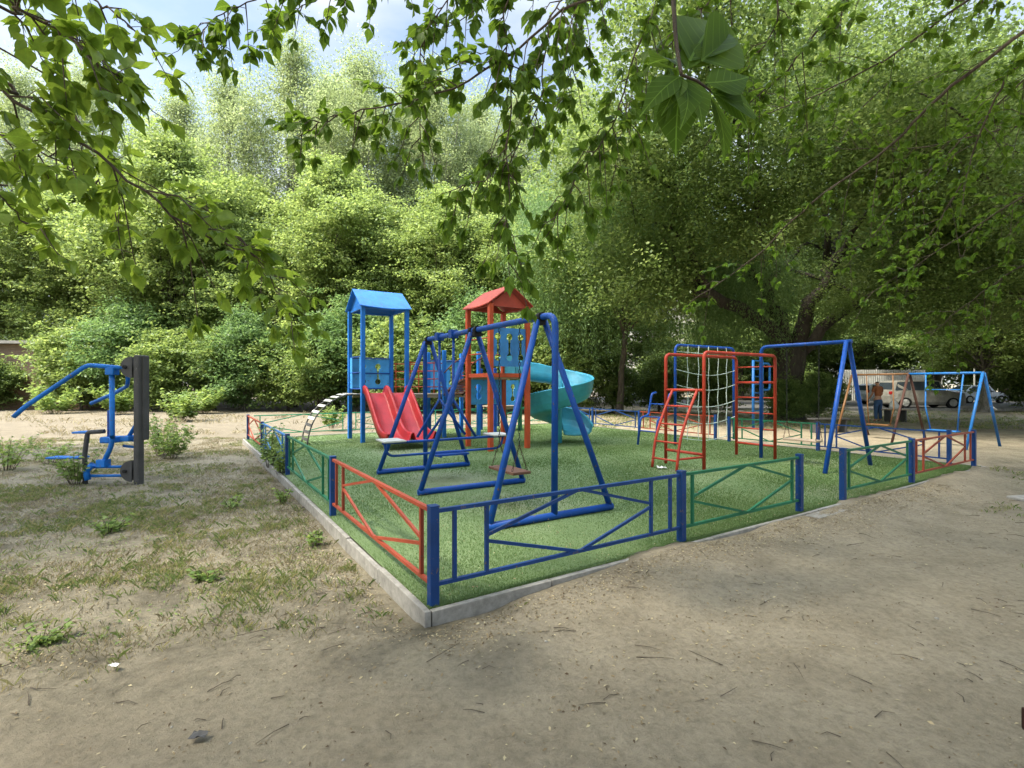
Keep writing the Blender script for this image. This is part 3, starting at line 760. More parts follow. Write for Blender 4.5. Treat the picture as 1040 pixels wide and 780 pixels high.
# ============================================================ BUILDINGS AND THE FAR BACKGROUND
def far_building():
    t = thing('apartment_building', 'pale apartment block glimpsed through the trees behind the playground', 'building', (18, 74, 0), R(6))
    MB().box((0, 0, 9), (52, 11, 18)).build('wall', 'pale_wall', t)
    MB().box((0, 0, 18.25), (52.8, 11.8, .5)).build('roof', 'concrete', t)
    fr = MB(); fr.bar((-.75, 0, 0), (.75, 0, 0), .12, .1); fr.bar((-.75, 0, 1.5), (.75, 0, 1.5), .12, .1)
    for x in (-.72, 0, .72): fr.bar((x, 0, .05), (x, 0, 1.45), .1, .1)
    w0 = fr.build('window', 'white_paint', t); p0 = MB().box((0, .03, .75), (1.4, .03, 1.42)).build('pane', 'dark_glass', w0)
    first = True
    for f in range(5):
        for i in range(16):
            w = w0 if first else copy_tree(w0, t); first = False
            w.location = (-24 + 3.2 * i, -5.54, 1.6 + 3.4 * f)
far_building()
def shed():
    t = thing('brick_shed', 'low brown brick shed with a pale slab roof among the bushes', 'shed', (-29.8, 33.5, 0), R(8))
    MB().box((0, 0, 2.05), (5.0, 3.2, 4.1)).build('wall', 'brick', t)
    MB().box((0, 0, 4.2), (5.7, 3.8, .18)).build('roof', 'concrete', t, bevel=.01)
    MB().tube([(1.2, -.6, 4.28), (1.2, -.6, 5.3)], .16, 10).build('chimney_pipe', 'white_paint', t)
    MB().box((1.3, -1.62, 1.05), (.9, .05, 2.1)).build('door', 'rust_brown', t)
shed()
def metal_fence():
    t = thing('metal_fence', 'white corrugated metal fence standing beyond the parked cars', 'fence', (0, 0, 0))
    mb = MB(); n = 150; x0, x1 = 30.5, 38.0; y = 46.5
    vs = []
    for i in range(n + 1):
        x = x0 + (x1 - x0) * i / n; yy = y + (.05 if i % 4 in (1, 2) else 0); vs += [(x, yy, .1), (x, yy, 2.9)]
    mb.add(vs, [(2 * i, 2 * i + 2, 2 * i + 3, 2 * i + 1) for i in range(n)]); mb.build('panel', 'grey_metal', t, solid=.01)
    for i in range(5): MB().box((x0 + 3 * i, y + .12, 1.5), (.08, .08, 3.0)).build('post', 'grey_metal', t)
metal_fence()

# ============================================================ CARS
def car(name, label, cat, loc, rz, paintm, kind='sedan', L=4.5, Wd=1.76, H=1.48):
    t = thing(name, label, cat, loc, rz, 'cars parked beyond the playground')
    belt = H * .60; wr = .33 if kind == 'sedan' else .37
    wx = (-L / 2 + .82, L / 2 - .86)
    up = {'sedan': [(L / 2 - .02, .62), (L / 2 - .18, .76), (L / 2 - 1.15, .92), (L / 2 - 1.35, belt + .06), (.55, H - .04), (.1, H), (-.9, H - .02), (-1.65, belt + .12), (-L / 2 + .15, belt + .04), (-L / 2, .75)],
          'suv': [(L / 2 - .02, .75), (L / 2 - .12, .98), (L / 2 - 1.05, 1.12), (L / 2 - 1.3, belt + .06), (.75, H - .06), (.3, H), (-1.5, H - .02), (-L / 2 + .25, H - .12), (-L / 2 + .05, belt + .05), (-L / 2, .8)]}[kind]
    low = [(-L / 2 + .02, .34), (-L / 2 + .12, .24)]
    def arch(cx):
        rr = wr + .07
        return [(cx + rr * math.cos(math.pi - math.pi * k / 8), .24 + max(0, rr * 1.05 * math.sin(math.pi * k / 8) + .0)) for k in range(9)]
    out = up + low + arch(wx[0]) + arch(wx[1]) + [(L / 2 - .1, .24), (L / 2, .36)]
    def hw(z, x=0):
        w = Wd / 2
        if z > belt: w -= (z - belt) / (H - belt) * .24
        if z < .4: w -= (.4 - z) * .25
        return w - max(0, abs(x) - L / 2 + .5) ** 2 * .5
    mb = MB(); n = len(out)
    # side skins as filled polygons
    bm = bmesh.new(); vs = [bm.verts.new((x, 0, z)) for x, z in out]
    es = [bm.edges.new((vs[i], vs[(i + 1) % n])) for i in range(n)]
    bmesh.ops.triangle_fill(bm, edges=es, use_beauty=True)
    bmesh.ops.subdivide_edges(bm, edges=[e for e in bm.edges if e.calc_length() > .5], cuts=1, use_grid_fill=False)
    bmesh.ops.triangulate(bm, faces=bm.faces); bm.verts.index_update()
    V = [v.co.copy() for v in bm.verts]; Fc = [tuple(v.index for v in f.verts) for f in bm.faces]
    bd = [(e.verts[0].index, e.verts[1].index) for e in bm.edges if e.is_boundary]; bm.free(); k = len(V)
    mb.v = [(v.x, -hw(v.z, v.x), v.z) for v in V] + [(v.x, hw(v.z, v.x), v.z) for v in V]
    mb.f = Fc + [tuple(i + k for i in reversed(f)) for f in Fc] + [(a, b, b + k, a + k) for a, b in bd]; mb.sm = [False] * len(mb.f)
    mb.build('body', paintm, t, bevel=.02)
    def pane(poly, side):
        m = MB(); q = [(x, side * (hw(z, x) + .006), z) for x, z in poly]; q2 = [(x, side * (hw(z, x) - .02), z) for x, z in poly]
        nn = len(q); m.add(q + q2, [tuple(range(nn)), tuple(reversed(range(nn, 2 * nn)))] + [(i, (i + 1) % nn, (i + 1) % nn + nn, i + nn) for i in range(nn)])
        return m.build('window', 'dark_glass', t)
    fx = up[3][0]; rx = up[7][0]
    b0 = belt + .07; tp = H - .10
    for sd_ in (-1, 1):
        pane([(-.08, b0), (fx - .25, b0), (.48 if kind == 'sedan' else .68, tp), (-.08, tp)], sd_)
        pane([(-.16, b0), (-.16, tp), (-.95 if kind == 'sedan' else -1.0, tp), (-1.45 if kind == 'sedan' else -1.05, b0)], sd_)
        if kind == 'suv': pane([(-1.13, b0), (-1.08, tp), (-L / 2 + .42, tp - .04), (-L / 2 + .22, b0)], sd_)
    def screen(p, q, inset=.10):
        (x0, z0), (x1, z1) = p, q; m = MB(); d = Vector((x1 - x0, 0, z1 - z0)); nrm = Vector((-d.z, 0, d.x)).normalized()
        if nrm.z < 0: nrm = -nrm
        a = Vector((x0, 0, z0)) + d * .12 + nrm * .008; b = Vector((x0, 0, z0)) + d * .92 + nrm * .008
        wa, wb = hw(a.z) - inset, hw(b.z) - inset
        m.add([(a.x, -wa, a.z), (a.x, wa, a.z), (b.x, wb, b.z), (b.x, -wb, b.z)], [(0, 1, 2, 3)]); m.build('windscreen', 'dark_glass', t, solid=.01)
    screen(up[3], up[4]); screen(up[7] if kind == 'sedan' else up[8], up[6] if kind == 'sedan' else up[7])
    for cx in wx:
        for sd_ in (-1, 1):
            w = MB().tube([(cx, sd_ * (Wd / 2 - .24), wr), (cx, sd_ * (Wd / 2 - .02), wr)], wr, 20).build('tyre', 'black_rubber', t, bevel=.02)
            w.name = 'wheel'
            m = MB().tube([(cx, sd_ * (Wd / 2 - .06), wr), (cx, sd_ * (Wd / 2 + .0), wr)], wr * .62, 16)
            for k in range(5):
                a = 2 * math.pi * k / 5; m.bar((cx, sd_ * (Wd / 2 + .005), wr), (cx + wr * .6 * math.cos(a), sd_ * (Wd / 2 + .005), wr + wr * .6 * math.sin(a)), .05, .03, (0, 1, 0))
            m.build('rim', 'grey_metal', w)
    for sd_ in (-1, 1):
        MB().box((L / 2 - .10, sd_ * (Wd / 2 - .30), .70 if kind == 'sedan' else .84), (.16, .34, .14)).build('headlight', 'white_paint', t, bevel=.02)
        MB().box((-L / 2 + .06, sd_ * (Wd / 2 - .24), .82 if kind == 'sedan' else 1.0), (.12, .26, .2)).build('tail_light', 'slide_red', t, bevel=.02)
        MB().box((fx - .3, sd_ * (Wd / 2 + .07), belt + .1), (.1, .16, .12)).build('mirror', paintm, t, bevel=.02)
    MB().box((L / 2 - .02, 0, .42), (.10, Wd * .8, .16)).build('bumper', 'charcoal', t, bevel=.02)
    return t
car('parked_car', 'silver off-road car parked at the kerb behind the small swings', 'car', (27.0, 33.6, .02), R(-4), 'silver_car', 'suv', 4.6, 1.85, 1.84)
car('parked_car', 'pale green saloon car parked right of the big tree trunk', 'car', (24.8, 41.3, .02), R(-6), 'pale_green_car', 'sedan', 4.6, 1.78, 1.50)
car('parked_car', 'white hatchback parked behind the silver off-road car', 'car', (29.6, 40.0, .02), R(2), 'white_car', 'suv', 4.2, 1.75, 1.62)
car('parked_car', 'bluish white car seen through leaves left of the big tree', 'car', (13.6, 50.0, .02), R(0), 'white_car', 'suv', 4.5, 1.8, 1.7)
car('parked_car', 'white saloon car in shade near the right edge of the photo', 'car', (38.4, 42.0, .02), R(4), 'white_car', 'sedan', 4.4, 1.76, 1.48)

# ============================================================ FENCE ROUND THE PLAYGROUND
PH, RT, RB = 0.665, 0.635, 0.135
def fence_panel(t, x0, x1, mat, nv, label=None, z0=0.0, pair=None):
    """rails, uprights and the diamond of bars of one section, in the run's own frame"""
    mb = MB(); s = .026
    mb.bar((x0, 0, RT + z0), (x1, 0, RT + z0), .034, .026); mb.bar((x0, 0, RB + z0), (x1, 0, RB + z0), .030, .024)
    L = x1 - x0; k = L / 2.6
    offs = {0: [], 1: [.16 * k], 2: [.13 * k, .40 * k]}
    pl, pr = (nv if pair is None else pair[0]), (nv if pair is None else pair[1])
    for o_ in offs[pl]: mb.bar((x0 + o_, 0, RB + z0), (x0 + o_, 0, RT + z0), s, s)
    for o_ in offs[pr]: mb.bar((x1 - o_, 0, RB + z0), (x1 - o_, 0, RT + z0), s, s)
    a = x0 + (offs[pl][-1] if offs[pl] else .05); b = x1 - (offs[pr][-1] if offs[pr] else .05); m = (a + b) / 2; zm = (RT + RB) / 2 + z0
    for (p, q) in (((a, zm + .02), (m, RT + z0)), ((m + .03, RT + z0), (b, zm + .03)), ((a, zm - .02), (m, RB + z0)), ((m + .03, RB + z0), (b, zm))):
        mb.bar((p[0], 0.002, p[1]), (q[0], 0.002, q[1]), .020, .024)
    o = mb.build('panel', mat, t)
    if label: o['label'] = label
    return o
def fence_run(label, b, a, direction, posts, panels, z0=0.0, dz=0.0):
    o = W(b, a, 0); t = thing('low_fence', label, 'fence', (o.x, o.y, TZ + dz), ROT + (math.pi / 2 if direction == 'A' else 0), 'low painted metal fence round the turf')
    for p in posts:
        m = MB(); m.box((p, 0, PH / 2 - .03), (.065, .065, PH + .06)); m.box((p, 0, PH + .006), (.071, .071, .012)); m.build('post', 'shaded_blue', t, bevel=.004)
    for x0, x1, mat, nv, lb, *pr in panels: fence_panel(t, x0 + .036, x1 - .036, mat, nv, lb, z0, pr[0] if pr else None)
    return t
q = [along(C0, dA, px) for px in (338, 292, 266.5)] + [A_LEN]
fence_run('left fence run of orange, green and blue sections beside the dirt verge', 0, .0, 'A', q,
          [(0.0, q[0], 'fence_orange', 2, 'orange fence section nearest the corner', (1, 2)), (q[0], q[1], 'green', 2, 'green fence section'), (q[1], q[2], 'faded_blue', 2, 'blue fence section'), (q[2], q[3], 'fence_orange', 1, 'far orange fence section')])
p = [0, along(C0, dB, 692), along(C0, dB, 812)]
fence_run('front fence run with a long blue section and a green one along the path', 0, 0, 'B', p,
          [(p[0], p[1], 'shaded_blue', 2, 'long blue fence section'), (p[1], p[2], 'green', 1, 'green fence section')])
p2 = [along(C0, dB, 856), along(C0, dB, 926), B_LEN]
fence_run('short front fence run of green and red sections right of the entrance gap', 0, 0, 'B', p2,
          [(p2[0], p2[1], 'green', 1, 'green fence section'), (p2[1], p2[2], 'fence_orange', 2, 'red fence section')])
r_ = [.35, 2.68, 4.9]
fence_run('blue fence run on the right side in front of the small swings', B_LEN, 0, 'A', r_, [(.35, 2.68, 'shaded_blue', 2, None), (2.68, 4.9, 'green', 2, 'green fence section')], dz=-.03)
r2 = [5.31, 8.03, 10.2, A_LEN]
fence_run('far right fence run of orange and blue sections under the drooping tree', B_LEN, 0, 'A', r2, [(5.31, 8.03, 'fence_orange', 2, 'orange fence section'), (8.03, 10.2, 'shaded_blue', 1, None), (10.2, A_LEN, 'shaded_blue', 1, None)])
bk = [0.1, 2.7, 5.3, 7.9, B_LEN - .1]
fence_run('mint green back fence run in front of the bushes', 0, A_LEN, 'B', bk[1:4], [(bk[i], bk[i + 1], 'mint', 1, None) for i in range(4)])

# ============================================================ PLAY STRUCTURE
P0 = on(368.5, 449.5)
play = thing('play_tower', 'blue and red climbing towers with roofs, bridge and slides on the turf', 'playset', (P0.x, P0.y, TZ), ROT)
def post(x, y, h, mat, r=.05):
    m = MB(); m.box((x, y, h / 2 - .03), (r * 2, r * 2, h + .06)); return m.build('post', mat, play, bevel=.012)
def plank_deck(x0, x1, y0, y1, z, mat='weathered_wood', name='platform'):
    m = MB(); n = max(3, int((y1 - y0) / .13)); w = (y1 - y0) / n
    for i in range(n): m.box(((x0 + x1) / 2, y0 + w * (i + .5), z - .02), (x1 - x0, w - .008, .04))
    m.bar((x0 + .02, y0 + .05, z - .075), (x1 - .02, y0 + .05, z - .075), .05, .07); m.bar((x0 + .02, y1 - .05, z - .075), (x1 - .02, y1 - .05, z - .075), .05, .07)
    return m.build(name, mat, play)
def gable_roof(x0, x1, y0, y1, ze, zr, along_x, mat, name='roof'):
    o_ = .10; x0 -= o_; x1 += o_; y0 -= o_; y1 += o_; m = MB(); t_ = .025; n = 12
    # two sheets, slightly dished, with real thickness and gable boards
    for side in (0, 1):
        vs = []
        for i in range(n + 1):
            s = i / n
            for j in range(4):
                q_ = j / 3; dip = -.035 * math.sin(math.pi * s) * (1 - q_)
                if along_x:
                    x = x0 + (x1 - x0) * s; ym = (y0 + y1) / 2; y = (y0 if side == 0 else y1) * (1 - q_) + ym * q_; vs.append((x, y, ze + (zr - ze) * q_ + dip))
                else:
                    y = y0 + (y1 - y0) * s; xm = (x0 + x1) / 2; x = (x0 if side == 0 else x1) * (1 - q_) + xm * q_; vs.append((x, y, ze + (zr - ze) * q_ + dip))
        k = len(vs); fs = [(i * 4 + j, (i + 1) * 4 + j, (i + 1) * 4 + j + 1, i * 4 + j + 1) for i in range(n) for j in range(3)]
        top = [(a[0], a[1], a[2] + t_) for a in vs]
        rim = [(i * 4, (i + 1) * 4, (i + 1) * 4 + k, i * 4 + k) for i in range(n)]
        rim += [(j, j + 1, j + 1 + k, j + k) for j in range(3)] + [(n * 4 + j, n * 4 + j + 1, n * 4 + j + 1 + k, n * 4 + j + k) for j in range(3)]
        m.add(vs + top, fs + [tuple(i + k for i in f) for f in fs] + rim, False)
    r_ = m.build(name, mat, play)
    g_ = MB(); i_ = .12
    for e in (0, 1):
        if along_x:
            x = (x0 + i_) if e == 0 else (x1 - i_); tri = [(x, y0 + .14, ze + .01), (x, y1 - .14, ze + .01), (x, (y0 + y1) / 2, zr - .06)]; off = (.02, 0, 0)
        else:
            y = (y0 + i_) if e == 0 else (y1 - i_); tri = [(x0 + .14, y, ze + .01), (x1 - .14, y, ze + .01), ((x0 + x1) / 2, y, zr - .06)]; off = (0, .02, 0)
        t2 = [tuple(np.array(a) + off) for a in tri]; g_.add(tri + t2, [(0, 1, 2), (5, 4, 3), (0, 1, 4, 3), (1, 2, 5, 4), (2, 0, 3, 5)])
    for xx, yy, dx, dy in ((x0 + .12, y0 + .12, 1, 0), (x0 + .12, y1 - .12, 1, 0), (x0 + .12, y0 + .12, 0, 1), (x1 - .12, y0 + .12, 0, 1)):
        g_.bar((xx, yy, ze - .01), (xx + dx * (x1 - x0 - .24), yy + dy * (y1 - y0 - .24), ze - .01), .035, .05)
    g_.build('gable', mat, r_)
def climb_panel(cx, cy, w, z0, z1, holes, mat, rot=0.0, t_=.02, name='panel'):
    hw_ = w / 2; hs = [hourglass(h, z0 + .12, z1 - .12) for h in holes]
    m = holed_panel([(-hw_, z0), (hw_, z0), (hw_, z1), (-hw_, z1)], hs, t_)
    o = m.build(name, mat, play); o.location = (cx, cy, 0); o.rotation_euler = (0, 0, rot); return o
def rail(pts, r, mat, name='rail'):
    return MB().tube(pts, r, 8).build(name, mat, play)
BW = 1.18
# blue tower
for x, y in ((0, 0), (0, 1.22), (BW, 0), (BW, 1.22)): post(x, y, 3.50, 'bright_blue', .052)
gable_roof(0, BW, 0, 1.22, 3.49, 4.0, True, 'bright_blue')
plank_deck(.03, BW - .03, .05, 1.17, 1.24)
climb_panel(BW / 2, 1.22, BW - .11, 1.36, 2.20, (-.22, .2), 'panel_blue')
for y in (.16, 1.06): MB().box((0, y, 1.8), (.02, .2, .86)).build('side_panel', 'panel_blue', play)
for z in (2.22, 1.80, 1.37):
    rail([(0, .05, z), (0, 1.17, z)], .014, 'blue'); rail([(.05, 1.19, z), (BW - .05, 1.19, z)], .016, 'blue')
# arched ladder on its left side
AR = smooth_path([(0.0, 0, 1.22), (-.35, 0, 1.21), (-.72, 0, 1.05), (-1.05, 0, .74), (-1.22, 0, .38), (-1.30, 0, -.02)], 5)
lad = MB()
for y in (.26, .96): lad.tube([(p.x, y, p.z) for p in AR], .018, 8)
lad = lad.build('arched_ladder', 'charcoal', play)
for i in range(11):
    k = (i + .4) / 11 * (len(AR) - 1); j = min(int(k), len(AR) - 2); p = AR[j].lerp(AR[j + 1], k - j); d = (AR[j + 1] - AR[j]).normalized()
    m = MB(); m.bar((p.x - d.z * .0, .24, p.z + .022), (p.x, .98, p.z + .022), .075, .018, up=(-d.z, 0, d.x)); m.build('rung', 'pale_slat' if i < 8 else 'charcoal', lad)  # pale upper, dark lower rungs: fall of light put into their colour
# red double slide
SP = smooth_path([(0, -.02, 1.26), (0, -.18, 1.25), (0, -.46, 1.02), (0, -.86, .62), (0, -1.22, .32), (0, -1.58, .20), (0, -1.92, .19)], 5)
prof = [(-.02, .0), (-.02, .17), (.015, .20), (.05, .17), (.09, .03), (.14, 0), (.46, 0), (.51, .03), (.55, .17), (.59, .20), (.63, .17), (.67, .03), (.72, 0), (1.04, 0), (1.09, .03), (1.13, .17), (1.165, .20), (1.20, .17), (1.20, 0)]
m = MB(); vs = []
for i, p in enumerate(SP):
    a = SP[max(i - 1, 0)]; b = SP[min(i + 1, len(SP) - 1)]; d = (b - a).normalized(); nn = Vector((0, -d.z, d.y)); nn = nn if nn.z > 0 else -nn
    for u, h in prof: vs.append(Vector((u, p.y, p.z)) + nn * h)
k = len(prof); m.add(vs, [(i * k + j, i * k + j + 1, (i + 1) * k + j + 1, (i + 1) * k + j) for i in range(len(SP) - 1) for j in range(k - 1)], True)
sl = m.build('double_slide', 'slide_red', play, solid=.02)
m = MB(); m.box((.59, -.02, 1.16), (1.2, .03, .2)); m.build('slide_mount', 'slide_red', sl)
m = MB()
for u in (.1, 1.08): m.tube([(u, -1.7, .17), (u, -1.7, -.02)], .02, 8)
m.build('slide_foot', 'grey_metal', sl)
# bridge
X2, X3 = 2.28, 3.38
plank_deck(BW + .02, X2 - .02, .08, 1.05, 1.23, name='bridge_deck')
for y in (.02, 1.12):
    for z in (1.42, 1.64, 1.86, 2.08): rail([(BW + .05, y, z), (X2 - .05, y, z)], .014, 'orange', 'bridge_rail')
    m = MB()
    for x in (BW + .10, X2 - .3): m.bar((x, y, 1.25), (x, y, 2.12), .022)
    m.build('bridge_upright', 'orange', play)
# middle tower without a roof
for x, y in ((X2, 0), (X2, 1.1), (X3, 0), (X3, 1.1)): post(x, y, 2.44, 'bright_blue', .05)
plank_deck(X2 + .03, X3 - .03, .05, 1.05, 1.23)
climb_panel((X2 + X3) / 2, 1.1, 1.0, 1.34, 2.18, (-.2, .2), 'panel_blue')
climb_panel(X2 + .02, .30, .36, 1.34, 2.18, (0.0,), 'panel_blue', math.pi / 2)
for z in (1.4, 1.75, 2.14): rail([(X3, .05, z), (X3, 1.05, z)], .014, 'orange')
rail([(X2 + .05, 1.06, 2.2), (X3 - .05, 1.06, 2.2)], .018, 'blue')
# sloping slatted bridge to the red tower
RX0, RX1, RY0, RY1 = 1.93, 2.93, -3.17, -2.10
m = MB()
for i in range(17):
    t_ = i / 16; y = -.02 + (RY1 + .02) * t_; z = 1.22 + .44 * t_ + .16 * math.sin(math.pi * t_); m.box((2.55, y, z), (.62, .095, .03), Euler((R(-14 + 20 * t_), 0, 0)))
br = m.build('sloping_bridge', 'brown_board', play)
for x in (2.26, 2.84):
    pt = [(x, -.02 + (RY1 + .02) * i / 8, 1.18 + .44 * i / 8 + .16 * math.sin(math.pi * i / 8)) for i in range(9)]
    MB().tube(pt, .022, 8).build('bridge_beam', 'rust_brown', br)
    MB().tube([(a, b, c + .62) for a, b, c in pt], .016, 8).build('bridge_rail', 'brown_board', br)
    for i in (2, 4, 6): MB().tube([pt[i], (pt[i][0], pt[i][1], pt[i][2] + .62)], .010, 6).build('bridge_upright', 'brown_board', br)
# red tower
for x, y in ((RX0, RY0), (RX0, RY1), (RX1, RY0), (RX1, RY1)): post(x, y, 3.32, 'orange', .054)
gable_roof(RX0, RX1, RY0, RY1, 3.30, 3.74, False, 'roof_red')
plank_deck(RX0 + .03, RX1 - .03, RY0 + .05, RY1 - .05, 1.72)
for a, b in (((RX0, RY0), (RX1, RY0)), ((RX0, RY0), (RX0, RY1)), ((RX0, RY1), (RX1, RY1)), ((RX1, RY0), (RX1, RY1))):
    m = MB(); m.bar((*a, 1.70), (*b, 1.70), .05, .09); m.build('deck_beam', 'orange', play)
climb_panel((RX0 + RX1) / 2, RY0, RX1 - RX0 - .11, 1.90, 2.78, (-.31, 0, .31), 'faded_blue')
climb_panel((RX0 + RX1) / 2 , RY1, .9, 1.0, 1.62, (-.22, .22), 'panel_blue')
rail([(RX0, RY0 + .05, 2.55), (RX0, RY1 - .05, 2.55)], .014, 'orange'); rail([(RX0, RY0 + .05, 2.2), (RX0, RY1 - .05, 2.2)], .014, 'orange')
# far small tower with a green post
G0 = on(528, 437) - P0; gx, gy = G0.dot(dB), G0.dot(dA)
for x, y, mt in ((gx, gy, 'green'), (gx - .95, gy, 'blue'), (gx - .95, gy + .9, 'blue'), (gx, gy + .9, 'green')): post(x, y, 2.0, mt, .055)
climb_panel(gx - .475, gy, .84, .82, 1.62, (-.2, .2), 'panel_blue')
plank_deck(gx - .92, gx - .03, gy + .05, gy + .85, .80)
for z in (1.2, 1.64): rail([(gx - .9, gy + .9, z), (gx - .05, gy + .9, z)], .014, 'orange')
# turquoise spiral slide round a pole, outlet facing right
SC = (4.18, -2.78); R0, R1 = .10, .82
m = MB(); vs = []; sec = [(R0 + .0, .20), (R0 + .02, .02), (R0 + .10, -.02), (.40, -.05), (R1 - .14, -.01), (R1 - .04, .05), (R1 - .01, .16), (R1 + .02, .17), (R1 + .005, .26), (R1 + .035, .27), (R1 + .02, .36), (R1 + .05, .37), (R1 + .035, .45), (R1 + .07, .47)]
rings = []
for i in range(5):                                                   # straight entry from the red tower's deck
    x = RX1 - .02 + (SC[0] - RX1 + .02) * i / 5; rings.append([(x, SC[1] + r_, 1.70 - .03 * i + h) for r_, h in sec])
TOT = 480
for i in range(61):
    th = R(90 - TOT * i / 60); z = 1.56 - 1.36 * (i / 60) ** 0.95
    rings.append([(SC[0] + r_ * math.cos(th), SC[1] + r_ * math.sin(th), z + h * (1 if i < 54 else 1 - (i - 54) * .09)) for r_, h in sec])
k = len(sec); vs = [p for rg in rings for p in rg]
m.add(vs, [(i * k + j, i * k + j + 1, (i + 1) * k + j + 1, (i + 1) * k + j) for i in range(len(rings) - 1) for j in range(k - 1)], True)
ss = m.build('spiral_slide', 'slide_turquoise', play, solid=.03)
MB().tube([(SC[0], SC[1], -.04), (SC[0], SC[1], 1.98)], .075, 14).build('slide_pole', 'slide_turquoise', ss)
m = MB(); m.box((RX1 + .02, SC[1] + .42, 1.95), (.03, .75, .50)); m.build('slide_mount', 'slide_turquoise', ss)

# ============================================================ SWINGS
def a_frame_feet(mb, y, H, foot, r, base=True, apex_dy=0.0):
    for s_ in (-1, 1): mb.tube([(s_ * foot, y, .02), (s_ * .05, y + apex_dy, H - .03)], r, 12)
    if base: mb.tube([(-foot - .02, y, .04), (foot + .02, y, .04)], r * 1.02, 12)
def clamp(y, H, r, par):
    m = MB(); m.tube([(0, y - .035, H), (0, y + .035, H)], r * 1.35, 14); m.box((0, y, H - .06), (.12, .07, .06)); return m.build('clamp', 'black_rubber', par)
n0 = (on(497.5, 539) + on(619, 517.5)) / 2
f0 = (on(384, 482.5) + on(475, 472.5)) / 2
SL = (f0 - n0).length; SH = 2.27; FT = .83
dd = (f0 - n0).normalized(); srot = math.atan2(dd.y, dd.x) - math.pi / 2
sw = thing('playground_swing', 'large blue tubular double swing frame with three A-shaped legs in front', 'swing', (n0.x, n0.y, TZ), srot)
m = MB(); m.tube(round_corner([(0, 0, .03), (0, -.02, SH), (0, SL + .02, SH), (0, SL, .03)], .16), .038, 14); m.build('top_beam', 'blue', sw)
MID = 1.93
for i, (y, ady) in enumerate(((0, .26), (MID, 0), (SL, -.12))):
    for s_ in (-1, 1):
        m = MB(); m.tube([(s_ * FT, y, .02), (s_ * .05, y + ady, SH - .04)], .036, 12); m.build('leg', 'blue', sw)
    m = MB(); m.tube([(-FT - .02, y, .04), (FT + .02, y, .04)], .041, 12); m.build('base_bar', 'blue', sw)
    if i == 1:
        clamp(y - .08, SH, .042, sw); clamp(y + .08, SH, .042, sw)
    else: clamp(y + ady, SH, .042, sw)
def chain(p0, p1, mat, par, r=.011, link=.045, name='chain'):
    p0 = Vector(p0); p1 = Vector(p1); L = (p1 - p0).length; n = int(L / link); m = MB(); d = (p1 - p0) / n
    dn = d.normalized(); u = dn.orthogonal().normalized(); w = dn.cross(u)
    for i in range(n):
        c = p0 + d * (i + .5); s_ = u if i % 2 else w
        ring = [c + dn * (math.cos(a) * link * .62) + s_ * (math.sin(a) * r) for a in [2 * math.pi * q_ / 8 for q_ in range(9)]]
        m.tube(ring, .0035, 4, False)
    return m.build(name, mat, par)
def chain_swing(label, par_loc, rz, yc, H, z, name='hanging_swing', sep=.25, wood_m='seat_wood'):
    t = thing(name, label, 'swing seat', par_loc, rz)
    m = MB(); m.box((0, yc, z), (.26, .62, .035)); s_ = m.build('seat', wood_m, t, bevel=.008)
    for sy in (-sep, sep):
        chain((0, yc + sy, H - .04), (0, yc + sy * .98, z + .34), 'black_rubber', t)
        for sx in (-.11, .11): chain((0, yc + sy * .98, z + .34), (sx, yc + sy, z + .02), 'rust_brown', t, .009)
    return t
chain_swing('worn brown wooden swing seat hanging on chains from the large blue frame', (n0.x, n0.y, TZ), srot, .97, SH, .41)
# rigid boat swing in the far bay
bt = thing('boat_swing', 'blue rigid boat swing with two pale seats and a footrest', 'swing seat', (n0.x, n0.y, TZ), srot)
yc = (MID + SL) / 2
m = MB()
for sy in (-.22, .32):
    m.tube([(0, yc + sy, SH), (0, yc + sy, 1.25), (-.42, yc + sy * .7, .66)], .022, 8); m.tube([(0, yc + sy, 1.25), (.42, yc + sy * .7, .66)], .022, 8)
m.build('hanger', 'blue', bt)
for sy in (-.22, .32):
    m = MB(); m.box((0, yc + sy, SH + .005), (.13, .11, .13)); m.build('bracket', 'blue', bt, bevel=.01)
m = MB(); m.tube(round_corner([(-1.02, yc, .62), (-.98, yc, .42), (.98, yc, .42), (1.02, yc, .62)], .12), .019, 8)
m.tube([(-1.05, yc, .62), (1.05, yc, .62)], .021, 8)
m.build('frame', 'blue', bt)
for sx in (-.92, .92):
    m = MB(); m.box((sx, yc, .655), (.34, .42, .028)); m.build('seat', 'pale_slat', bt, bevel=.008)
m = MB()
for i in range(3): m.box((0, yc - .16 + .16 * i, .40), (.56, .10, .025))
m.box((-.2, yc, .38), (.03, .42, .02)); m.box((.2, yc, .38), (.03, .42, .02)); m.build('footrest', 'blue', bt)

# right blue swing
q0 = (on(841, 481.5) + on(881, 472)) / 2
s2 = thing('playground_swing', 'tall blue swing frame beside the red climbing frame', 'swing', (q0.x, q0.y, TZ), ROT)
H2, L2 = 2.25, 1.62
m = MB(); m.tube(round_corner([(0, -.05, H2), (0, L2, H2), (0, L2, .0)], .14), .034, 12); m.build('top_beam', 'blue', s2)
for s_ in (-1, 1): MB().tube([(s_ * .83, 0, 0), (s_ * .045, .02, H2)], .036, 12).build('leg', 'blue', s2)
chain_swing('bare pale wooden plank swing hanging from the tall blue frame', (q0.x, q0.y, TZ), ROT, .80, H2, .44, sep=.30, wood_m='weathered_wood')

